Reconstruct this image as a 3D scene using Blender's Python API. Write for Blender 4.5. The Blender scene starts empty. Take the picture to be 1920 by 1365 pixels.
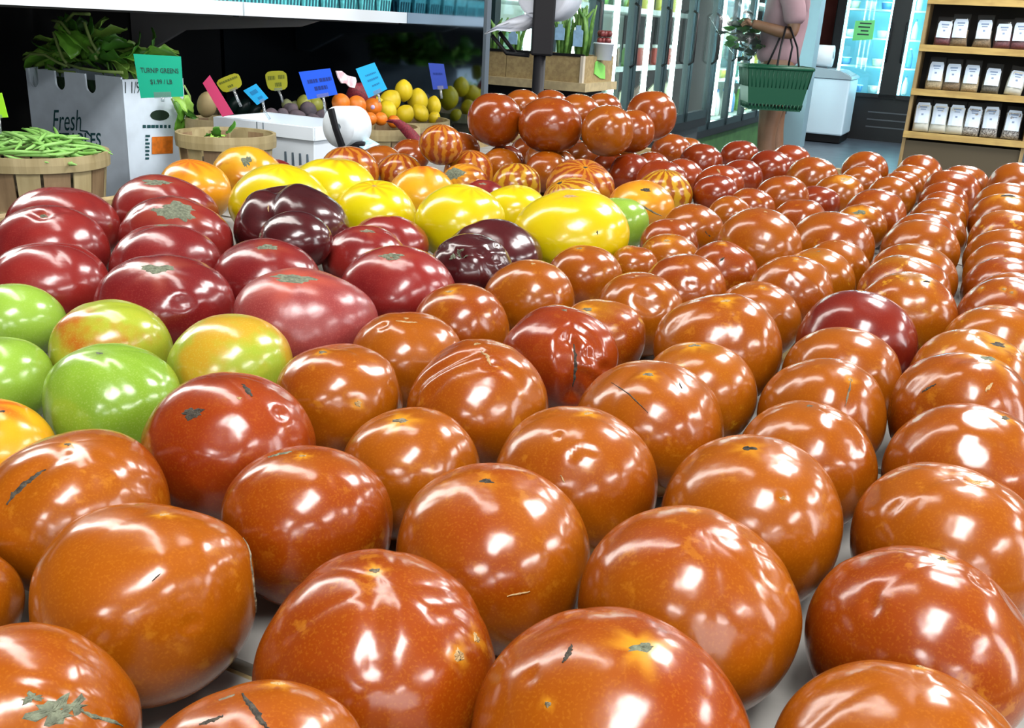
import bpy, bmesh, math, random
import numpy as np
from mathutils import Vector, Matrix

# ------------------------------------------------------------------ scene, camera, light
scn = bpy.context.scene
COL = scn.collection
PW, PH, FPX = 1920.0, 1365.0, 1800.0
CAMZ = 1.21
TABLE = 0.90


def camera_axes(pitch, roll):
    p, r = math.radians(pitch), math.radians(roll)
    fw = np.array([0, math.cos(p), -math.sin(p)])
    rt = np.array([1.0, 0, 0])
    up = np.cross(rt, fw)
    rt2 = math.cos(r) * rt + math.sin(r) * up
    up2 = -math.sin(r) * rt + math.cos(r) * up
    return rt2, up2, fw


RT, UP, FW = camera_axes(19.5, 3.2)
CAM = np.array([0, 0, CAMZ])
cd = bpy.data.cameras.new('camera')
cam = bpy.data.objects.new('camera', cd)
COL.objects.link(cam)
cd.sensor_width = 36.0
cd.lens = FPX / PW * 36.0
cd.clip_start = 0.02
cam.matrix_world = Matrix(((RT[0], UP[0], -FW[0], 0), (RT[1], UP[1], -FW[1], 0), (RT[2], UP[2], -FW[2], CAMZ), (0, 0, 0, 1)))
scn.camera = cam

# the shop's own axes: U runs down the aisle, V across it
YAW = math.radians(25)
U = np.array([math.sin(YAW), math.cos(YAW), 0])
V = np.array([math.cos(YAW), -math.sin(YAW), 0])
ROT = -YAW


def S(u, v, z):
    return U * u + V * v + np.array([0, 0, z])


def ray(x, y):
    return RT * ((x - PW / 2) / FPX) - UP * ((y - PH / 2) / FPX) + FW


def at_v(x, y, v):
    d = ray(x, y)
    return CAM + d * (v / d.dot(V))


def at_u(x, y, u):
    d = ray(x, y)
    return CAM + d * (u / d.dot(U))


def at_z(x, y, z):
    d = ray(x, y)
    return CAM + d * ((z - CAMZ) / d[2])


def at_d(x, y, Y):
    d = ray(x, y)
    return CAM + d * (Y / d[1])


def uvz(P):
    return P.dot(U), P.dot(V), P[2]


scn.view_settings.view_transform = 'Standard'
scn.view_settings.look = 'None'
scn.view_settings.gamma = 1.0
scn.view_settings.use_curve_mapping = False
scn.view_settings.exposure = 0.0

w = bpy.data.worlds.new('world')
scn.world = w
w.use_nodes = True
w.node_tree.nodes['Background'].inputs[0].default_value = (0.93, 0.96, 1.0, 1)
w.node_tree.nodes['Background'].inputs[1].default_value = 0.09


def area(name, u, v, z, su, sv, power, col=(1, 0.97, 0.93), aim=None):
    ld = bpy.data.lights.new(name, 'AREA')
    ld.shape = 'RECTANGLE'
    ld.size, ld.size_y = sv, su
    ld.energy = power
    ld.color = col
    o = bpy.data.objects.new(name, ld)
    COL.objects.link(o)
    o.location = S(u, v, z)
    if aim is None:
        o.rotation_euler = (0, 0, ROT)
    else:
        d = Vector(aim) - o.location
        o.rotation_euler = d.to_track_quat('-Z', 'Y').to_euler()
    return o


# ceiling troffers over the tomato table and over the aisle beside it
for u in (-7.0, -3.7, -0.4, 2.9, 6.2, 9.5):
    for v in (0.40, 3.2):
        area('ceiling_lamp', u, v, 3.1, 1.4, 0.65, 92, (1, 0.98, 0.97))
area('ceiling_lamp', 12.0, -0.9, 3.1, 1.1, 0.55, 70, (0.95, 0.98, 1.0))  # extra lamp, added to brighten the freezer end
# the tube lamp of the produce rack, and daylight from the shop front on that side
area('rack_lamp', 1.2, -1.75, 2.25, 3.2, 0.30, 42, (1, 0.97, 0.92), aim=S(1.2, -0.6, 0.9))
area('side_window', 2.2, 6.6, 1.95, 5.0, 1.3, 230, (0.95, 0.98, 1.0), aim=S(2.0, -1.0, 0.9))
# daylight through the shop window behind and beside the photographer
area('shop_window', -3.4, 2.6, 1.6, 1.6, 3.2, 65, (0.95, 0.98, 1.0), aim=S(1.2, -0.6, 0.9))

# ------------------------------------------------------------------ helpers
def tag(o, label=None, cat=None, group=None, kind=None):
    if label:
        o['label'] = label
    if cat:
        o['category'] = cat
    if group:
        o['group'] = group
    if kind:
        o['kind'] = kind
    return o


def empty(name, loc, rotz=0.0, label=None, cat=None, group=None):
    o = bpy.data.objects.new(name, None)
    COL.objects.link(o)
    o.location = tuple(loc)
    o.rotation_euler = (0, 0, rotz)
    o.empty_display_size = 0.05
    return tag(o, label, cat, group)


def copy_tree(o, parent=None):
    c = o.copy()
    COL.objects.link(c)
    c.parent = parent
    for ch in list(o.children):
        copy_tree(ch, c)
    return c


class MB:
    """collects shapes, then links them as one mesh object"""

    def __init__(self):
        self.v, self.f, self.s = [], [], []

    def add(self, vs, fs, smooth=False):
        b = len(self.v)
        self.v.extend([tuple(map(float, p)) for p in vs])
        self.f.extend([tuple(b + i for i in f) for f in fs])
        self.s.extend([smooth] * len(fs))
        return self

    def box(self, c, s, rot=None):
        x, y, z = s[0] / 2, s[1] / 2, s[2] / 2
        vs = [Vector((a * x, b * y, d * z)) for d in (-1, 1) for a, b in ((-1, -1), (1, -1), (1, 1), (-1, 1))]
        if rot is not None:
            vs = [rot @ p for p in vs]
        vs = [(p.x + c[0], p.y + c[1], p.z + c[2]) for p in vs]
        return self.add(vs, [(3, 2, 1, 0), (4, 5, 6, 7), (0, 1, 5, 4), (1, 2, 6, 5), (2, 3, 7, 6), (3, 0, 4, 7)])

    def bev(self, c, s, r=0.004):
        """box whose edges are chamfered"""
        bm = bmesh.new()
        bmesh.ops.create_cube(bm, size=1)
        for p in bm.verts:
            p.co = Vector((p.co.x * s[0], p.co.y * s[1], p.co.z * s[2]))
        bmesh.ops.bevel(bm, geom=bm.edges[:], offset=min(r, min(s) * 0.45), segments=2, affect='EDGES', profile=0.5)
        bm.verts.index_update()
        vs = [(p.co.x + c[0], p.co.y + c[1], p.co.z + c[2]) for p in bm.verts]
        fs = [[q.index for q in f.verts] for f in bm.faces]
        bm.free()
        return self.add(vs, fs)

    def tube(self, pts, r, n=8, cap=True, smooth=True):
        pts = [Vector(p) for p in pts]
        rs = r if isinstance(r, (list, tuple)) else [r] * len(pts)
        vs, fs = [], []
        ref = None
        for i, p in enumerate(pts):
            t = (pts[min(i + 1, len(pts) - 1)] - pts[max(i - 1, 0)])
            t = t.normalized() if t.length > 1e-9 else Vector((0, 0, 1))
            if ref is None:
                ref = Vector((1, 0, 0)) if abs(t.x) < 0.8 else Vector((0, 1, 0))
            a = (ref - t * ref.dot(t)).normalized()
            ref = a
            b = t.cross(a)
            for k in range(n):
                g = 2 * math.pi * k / n
                vs.append(p + (a * math.cos(g) + b * math.sin(g)) * rs[i])
        for i in range(len(pts) - 1):
            for k in range(n):
                k2 = (k + 1) % n
                fs.append((i * n + k, i * n + k2, (i + 1) * n + k2, (i + 1) * n + k))
        self.add(vs, fs, smooth)
        if cap:
            b = len(self.v) - len(vs)
            self.f.append(tuple(b + k for k in range(n))[::-1])
            self.f.append(tuple(b + (len(pts) - 1) * n + k for k in range(n)))
            self.s += [False, False]
        return self

    def lathe(self, prof, n=24, c=(0, 0, 0), smooth=True):
        vs, fs = [], []
        for (r, z) in prof:
            for k in range(n):
                g = 2 * math.pi * k / n
                vs.append((c[0] + r * math.cos(g), c[1] + r * math.sin(g), c[2] + z))
        for i in range(len(prof) - 1):
            for k in range(n):
                k2 = (k + 1) % n
                fs.append((i * n + k, i * n + k2, (i + 1) * n + k2, (i + 1) * n + k))
        return self.add(vs, fs, smooth)

    def prism(self, pts, h0, h1, axis='z'):
        """pts: outline in the plane across axis, extruded from h0 to h1"""
        def P(a, b, h):
            return (a, b, h) if axis == 'z' else (a, h, b) if axis == 'y' else (h, a, b)
        n = len(pts)
        vs = [P(a, b, h0) for a, b in pts] + [P(a, b, h1) for a, b in pts]
        fs = [tuple(range(n))[::-1], tuple(range(n, 2 * n))]
        fs += [(i, (i + 1) % n, n + (i + 1) % n, n + i) for i in range(n)]
        if axis == 'y':
            fs = [f[::-1] for f in fs]
        return self.add(vs, fs)

    def ball(self, c, r, n=12, m=8):
        rr = r if isinstance(r, (list, tuple)) else (r, r, r)
        prof = [(math.sin(math.pi * i / m), -math.cos(math.pi * i / m)) for i in range(m + 1)]
        vs, fs = [], []
        for (a, z) in prof:
            for k in range(n):
                g = 2 * math.pi * k / n
                vs.append((c[0] + rr[0] * a * math.cos(g), c[1] + rr[1] * a * math.sin(g), c[2] + rr[2] * z))
        for i in range(m):
            for k in range(n):
                k2 = (k + 1) % n
                fs.append((i * n + k, i * n + k2, (i + 1) * n + k2, (i + 1) * n + k))
        return self.add(vs, fs, True)

    def build(self, name, mat, parent=None, merge=False):
        me = bpy.data.meshes.new(name)
        me.from_pydata(self.v, [], self.f)
        me.polygons.foreach_set('use_smooth', self.s)
        if merge:
            bm = bmesh.new()
            bm.from_mesh(me)
            bmesh.ops.remove_doubles(bm, verts=bm.verts[:], dist=1e-5)
            bm.to_mesh(me)
            bm.free()
        me.materials.append(mat)
        me.update()
        o = bpy.data.objects.new(name, me)
        COL.objects.link(o)
        if parent is not None:
            o.parent = parent
        return o


def struct(o):
    o['kind'] = 'structure'
    return o


# ------------------------------------------------------------------ materials
class N:
    """small node tree builder"""

    def __init__(self, name):
        self.m = bpy.data.materials.new(name)
        self.m.use_nodes = True
        self.t = self.m.node_tree
        self.b = self.t.nodes['Principled BSDF']
        self.out = self.t.nodes['Material Output']

    def n(self, kind, **kw):
        o = self.t.nodes.new(kind)
        for k, v in kw.items():
            setattr(o, k, v)
        return o

    def l(self, a, b):
        self.t.links.new(a, b)

    def val(self, sock, v):
        if hasattr(v, 'is_linked') or isinstance(v, bpy.types.NodeSocket):
            self.l(v, sock)
        elif isinstance(v, (tuple, list)):
            sock.default_value = tuple(v) + ((1,) if len(v) == 3 and len(sock.default_value) == 4 else ())
        else:
            sock.default_value = v

    def math(self, op, a, b=0.0, clamp=False):
        o = self.n('ShaderNodeMath', operation=op, use_clamp=clamp)
        self.val(o.inputs[0], a)
        self.val(o.inputs[1], b)
        return o.outputs[0]

    def mix(self, fac, a, b):
        o = self.n('ShaderNodeMix', data_type='RGBA')
        self.val(o.inputs[0], fac)
        self.val(o.inputs[6], a)
        self.val(o.inputs[7], b)
        return o.outputs[2]

    def ramp(self, fac, lo, hi):
        o = self.n('ShaderNodeMapRange', interpolation_type='SMOOTHSTEP')
        self.val(o.inputs[0], fac)
        o.inputs[1].default_value = lo
        o.inputs[2].default_value = hi
        return o.outputs[0]

    def noise(self, vec, scale, detail=2.0, rough=0.5):
        o = self.n('ShaderNodeTexNoise')
        self.l(vec, o.inputs['Vector'])
        o.inputs['Scale'].default_value = scale
        o.inputs['Detail'].default_value = detail
        o.inputs['Roughness'].default_value = rough
        return o.outputs[0]

    def bump(self, h, strength=0.2, dist=0.01):
        o = self.n('ShaderNodeBump')
        o.inputs['Strength'].default_value = strength
        o.inputs['Distance'].default_value = dist
        self.l(h, o.inputs['Height'])
        self.l(o.outputs[0], self.b.inputs['Normal'])

    def objco(self, rnd=True):
        tc = self.n('ShaderNodeTexCoord')
        if not rnd:
            return tc.outputs['Object']
        oi = self.n('ShaderNodeObjectInfo')
        sc = self.n('ShaderNodeVectorMath', operation='SCALE')
        sc.inputs[0].default_value = (37.0, 91.0, 53.0)
        self.l(oi.outputs['Random'], sc.inputs['Scale'])
        ad = self.n('ShaderNodeVectorMath', operation='ADD')
        self.l(tc.outputs['Object'], ad.inputs[0])
        self.l(sc.outputs[0], ad.inputs[1])
        self.rnd = oi.outputs['Random']
        return ad.outputs[0]


def plain(name, col, rough=0.5, metal=0.0, var=0.0, scale=40.0, spec=0.5, bump=0.0, col2=None):
    m = N(name)
    m.b.inputs['Roughness'].default_value = rough
    m.b.inputs['Metallic'].default_value = metal
    m.b.inputs['Specular IOR Level'].default_value = spec
    if var or bump or col2:
        co = m.objco()
        nz = m.noise(co, scale, 3.0)
        c2 = col2 or tuple(max(0, c * (1 - var)) for c in col)
        m.l(m.mix(m.ramp(nz, 0.3, 0.7), col, c2), m.b.inputs['Base Color'])
        if bump:
            m.bump(nz, bump, 0.004)
    else:
        m.b.inputs['Base Color'].default_value = tuple(col) + (1,)
    return m.m


def wood(name, a, b, scale=30.0, stretch=(1, 1, 0.12), rough=0.6):
    m = N(name)
    co = m.objco()
    mp = m.n('ShaderNodeMapping')
    mp.inputs['Scale'].default_value = stretch
    m.l(co, mp.inputs['Vector'])
    nz = m.noise(mp.outputs[0], scale, 4.0, 0.6)
    n2 = m.noise(co, 9.0, 2.0)
    c = m.mix(m.ramp(nz, 0.35, 0.65), a, b)
    c = m.mix(m.math('MULTIPLY', m.ramp(n2, 0.45, 0.75), 0.5), c, tuple(x * 0.7 for x in b))
    m.l(c, m.b.inputs['Base Color'])
    m.b.inputs['Roughness'].default_value = rough
    m.bump(nz, 0.25, 0.003)
    return m.m


def emit(name, col, strength):
    m = N(name)
    m.b.inputs['Base Color'].default_value = tuple(col) + (1,)
    m.b.inputs['Emission Color'].default_value = tuple(col) + (1,)
    m.b.inputs['Emission Strength'].default_value = strength
    return m.m


def clear(name, tint=(1, 1, 1), gloss=0.12, rough=0.05, milky=0.0):
    """thin clear sheet: mostly see-through with a Fresnel gloss, milky adds white film"""
    m = N(name)
    tr = m.n('ShaderNodeBsdfTransparent')
    tr.inputs[0].default_value = tuple(tint) + (1,)
    gl = m.n('ShaderNodeBsdfGlossy')
    gl.inputs['Roughness'].default_value = rough
    lw = m.n('ShaderNodeLayerWeight')
    lw.inputs[0].default_value = 0.5
    mx = m.n('ShaderNodeMixShader')
    f = m.math('ADD', m.math('MULTIPLY', m.math('POWER', lw.outputs['Facing'], 4.0), 0.45), gloss, True)
    m.l(f, mx.inputs[0])
    m.l(tr.outputs[0], mx.inputs[1])
    m.l(gl.outputs[0], mx.inputs[2])
    last = mx.outputs[0]
    if milky:
        df = m.n('ShaderNodeBsdfDiffuse')
        df.inputs[0].default_value = (0.85, 0.88, 0.9, 1)
        m2 = m.n('ShaderNodeMixShader')
        m2.inputs[0].default_value = milky
        m.l(last, m2.inputs[1])
        m.l(df.outputs[0], m2.inputs[2])
        last = m2.outputs[0]
    m.l(last, m.out.inputs['Surface'])
    return m.m


def axis_coords(m):
    """polar angle round the fruit's own axis and height along it, from the stored direction"""
    at = m.n('ShaderNodeAttribute', attribute_name='nd')
    sp = m.n('ShaderNodeSeparateXYZ')
    m.l(at.outputs['Vector'], sp.inputs[0])
    th = m.math('ARCTAN2', sp.outputs[1], sp.outputs[0])
    return th, sp.outputs[2]


def fruit(name, c1, c2, fleck=(0.56, 0.25, 0.02), fl=0.0, rough=0.18, style='', c3=None, speck=0.19, spec=0.5, bump=0.09, halo=(0.62, 0.29, 0.015), rsh=0.3):
    m = N(name)
    co = m.objco()
    big = m.noise(co, 16.0, 3.0)
    fac = m.ramp(m.math('ADD', big, m.math('MULTIPLY', m.math('SUBTRACT', m.rnd, 0.5), rsh)), 0.3, 0.72)
    c = m.mix(fac, c1, c2)
    th, hz = axis_coords(m)
    if style == 'striped':
        wob = m.math('MULTIPLY', m.noise(co, 45.0, 3.0), 9.0)
        st = m.math('SINE', m.math('ADD', m.math('MULTIPLY', th, 13.0), wob))
        st2 = m.math('ADD', st, m.math('MULTIPLY', m.math('SUBTRACT', m.noise(co, 120.0, 3.0), 0.5), 2.2))
        c = m.mix(m.ramp(st2, -0.5, 0.5), c, c3)
    if style == 'flush':
        rays = m.math('SINE', m.math('ADD', m.math('MULTIPLY', th, 9.0), m.math('MULTIPLY', m.noise(co, 30.0, 2.0), 6.0)))
        d = m.math('ADD', hz, m.math('MULTIPLY', rays, 0.10))
        thr = m.math('ADD', 1.02 if name[0] == 'y' else 0.80, m.math('MULTIPLY', m.math('SUBTRACT', m.rnd, 0.3), 0.25))
        f2 = m.n('ShaderNodeMapRange', interpolation_type='SMOOTHSTEP')
        m.l(m.math('SUBTRACT', d, thr), f2.inputs[0])
        f2.inputs[1].default_value = -0.22
        f2.inputs[2].default_value = 0.25
        c = m.mix(m.math('MULTIPLY', f2.outputs[0], 0.8), c, c3)
    if style == 'patch':
        n3 = m.noise(co, 13.0, 4.0, 0.6)
        c = m.mix(m.ramp(n3, 0.48, 0.66), c, c3)
    if style == 'shoulder':
        n3 = m.math('MULTIPLY', m.math('SUBTRACT', m.noise(co, 22.0, 4.0, 0.6), 0.5), 0.9)
        c = m.mix(m.ramp(m.math('ADD', hz, n3), 0.78, 1.2), c, c3)
    if fl:
        n4 = m.noise(co, 85.0, 4.0, 0.65)
        n5 = m.noise(co, 20.0, 2.0)
        g = m.math('MULTIPLY', m.ramp(n4, 0.56, 0.68), m.ramp(n5, 0.40, 0.60))
        c = m.mix(m.math('MULTIPLY', g, fl), c, fleck)
    fine = m.noise(co, 800.0, 2.0)
    c = m.mix(m.math('MULTIPLY', m.ramp(fine, 0.5, 0.7), speck), c, fleck)
    hl = m.n('ShaderNodeAttribute', attribute_name='halo')
    c = m.mix(hl.outputs['Fac'], c, halo)
    m.l(c, m.b.inputs['Base Color'])
    m.b.inputs['Roughness'].default_value = rough
    m.b.inputs['Specular IOR Level'].default_value = spec
    m.b.inputs['Coat Weight'].default_value = 0.16
    m.b.inputs['Coat Roughness'].default_value = 0.36
    nb = m.noise(co, 60.0, 2.0)
    m.bump(nb, bump, 0.006)
    return m.m


MT = {}
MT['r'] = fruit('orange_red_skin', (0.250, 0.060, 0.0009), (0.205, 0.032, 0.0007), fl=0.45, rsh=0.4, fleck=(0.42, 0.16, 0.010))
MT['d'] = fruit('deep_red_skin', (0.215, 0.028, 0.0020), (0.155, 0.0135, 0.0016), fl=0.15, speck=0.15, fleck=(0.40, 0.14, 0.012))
MT['d2'] = fruit('maroon_skin', (0.180, 0.0150, 0.0050), (0.130, 0.0090, 0.0040), speck=0.10, fleck=(0.35, 0.08, 0.03))
MT['s2'] = fruit('yellow_striped_skin', (0.27, 0.070, 0.0040), (0.20, 0.040, 0.0030), style='striped', c3=(0.42, 0.235, 0.0110), speck=0.12)
MT['m'] = fruit('yellow_mottled_skin', (0.280, 0.072, 0.0016), (0.215, 0.035, 0.0010), fl=1.0, style='shoulder', c3=(0.27, 0.095, 0.0030), fleck=(0.46, 0.22, 0.012))
MT['p'] = fruit('rose_skin', (0.1971, 0.0136, 0.0105), (0.1294, 0.0068, 0.0074), fleck=(0.2772, 0.0554, 0.0370), speck=0.2, rough=0.2, halo=(0.2587, 0.0492, 0.0246))
MT['k'] = fruit('purple_skin', (0.0566, 0.0054, 0.0064), (0.0345, 0.0039, 0.0050), fleck=(0.1232, 0.0246, 0.0197), speck=0.12, rough=0.18, halo=(0.0986, 0.0246, 0.0148))
MT['y'] = fruit('yellow_skin', (0.5412, 0.4592, 0.0012), (0.5248, 0.3854, 0.0012), fleck=(0.6150, 0.5084, 0.0246), style='flush', c3=(0.4510, 0.1394, 0.0049), speck=0.12)
MT['o'] = fruit('amber_skin', (0.5859, 0.3001, 0.0072), (0.5287, 0.2001, 0.0057), fleck=(0.6074, 0.3930, 0.0357), style='flush', c3=(0.4288, 0.0571, 0.0057), rough=0.2, speck=0.15)
MT['s'] = fruit('striped_skin', (0.2600, 0.0442, 0.0039), (0.2080, 0.0286, 0.0026), style='striped', c3=(0.3770, 0.1365, 0.0091), rough=0.18, speck=0.15)
MT['t'] = fruit('bicolour_skin', (0.5244, 0.2898, 0.0070), (0.4830, 0.1795, 0.0070), style='patch', c3=(0.2345, 0.0193, 0.0083), rough=0.2, speck=0.15)
MT['g'] = fruit('green_skin', (0.2129, 0.3548, 0.0355), (0.1538, 0.2720, 0.0178), fleck=(0.3252, 0.4258, 0.1183), speck=0.25, rough=0.2, halo=(0.0947, 0.1538, 0.0178))
MT['h'] = fruit('turning_green_skin', (0.2660, 0.3220, 0.0210), (0.3640, 0.2800, 0.0210), fleck=(0.4200, 0.3850, 0.0700), style='patch', c3=(0.3640, 0.0910, 0.0070), speck=0.25, rough=0.2)
MT['h2'] = fruit('green_amber_skin', (0.2380, 0.3360, 0.0245), (0.2800, 0.3220, 0.0210), fleck=(0.4200, 0.4200, 0.0840), style='patch', c3=(0.4060, 0.2380, 0.0140), speck=0.25, rough=0.2)
MT['p9'] = fruit('dusty_pink_skin', (0.235, 0.040, 0.036), (0.19, 0.022, 0.022), fleck=(0.45, 0.13, 0.10), speck=0.2, rough=0.26, halo=(0.42, 0.08, 0.04))
CORK = plain('cork_scar', (0.20, 0.17, 0.11), 0.85, var=0.6, scale=260, bump=0.6)
CORKG = plain('grey_green_cork', (0.15, 0.17, 0.11), 0.9, var=0.45, scale=300, bump=0.6)
CRACK = plain('dark_crack', (0.055, 0.045, 0.030), 0.9, var=0.7, scale=300, bump=0.6)
PALE = plain('pale_scar', (0.42, 0.27, 0.11), 0.7, var=0.4, scale=300, bump=0.4)
CARDB = plain('grey_cardboard', (0.26, 0.255, 0.235), 0.85, var=0.25, scale=25, bump=0.2)
CARDW = plain('white_carton_board', (0.74, 0.86, 0.97), 0.75, var=0.10, scale=18, bump=0.1)
BLACK = plain('black_paint', (0.005, 0.005, 0.006), 0.6, spec=0.25)
BLACKP = plain('black_plastic', (0.006, 0.006, 0.008), 0.5, spec=0.25)
INK = plain('dark_ink', (0.02, 0.045, 0.045), 0.8)
WHITEM = plain('white_enamel', (0.78, 0.84, 0.88), 0.35)
WHITEP = plain('white_plastic', (0.80, 0.88, 0.94), 0.4)
WOOD = wood('basket_wood', (0.44, 0.36, 0.19), (0.33, 0.26, 0.12))
WOOD2 = wood('basket_wood_dark', (0.34, 0.23, 0.12), (0.22, 0.14, 0.07))
PINE = wood('shelf_pine', (0.55, 0.38, 0.12), (0.42, 0.27, 0.08), stretch=(0.12, 1, 1))
TAN = wood('tan_plywood', (0.38, 0.29, 0.13), (0.28, 0.20, 0.09), scale=60, stretch=(1, 1, 1))

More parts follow.
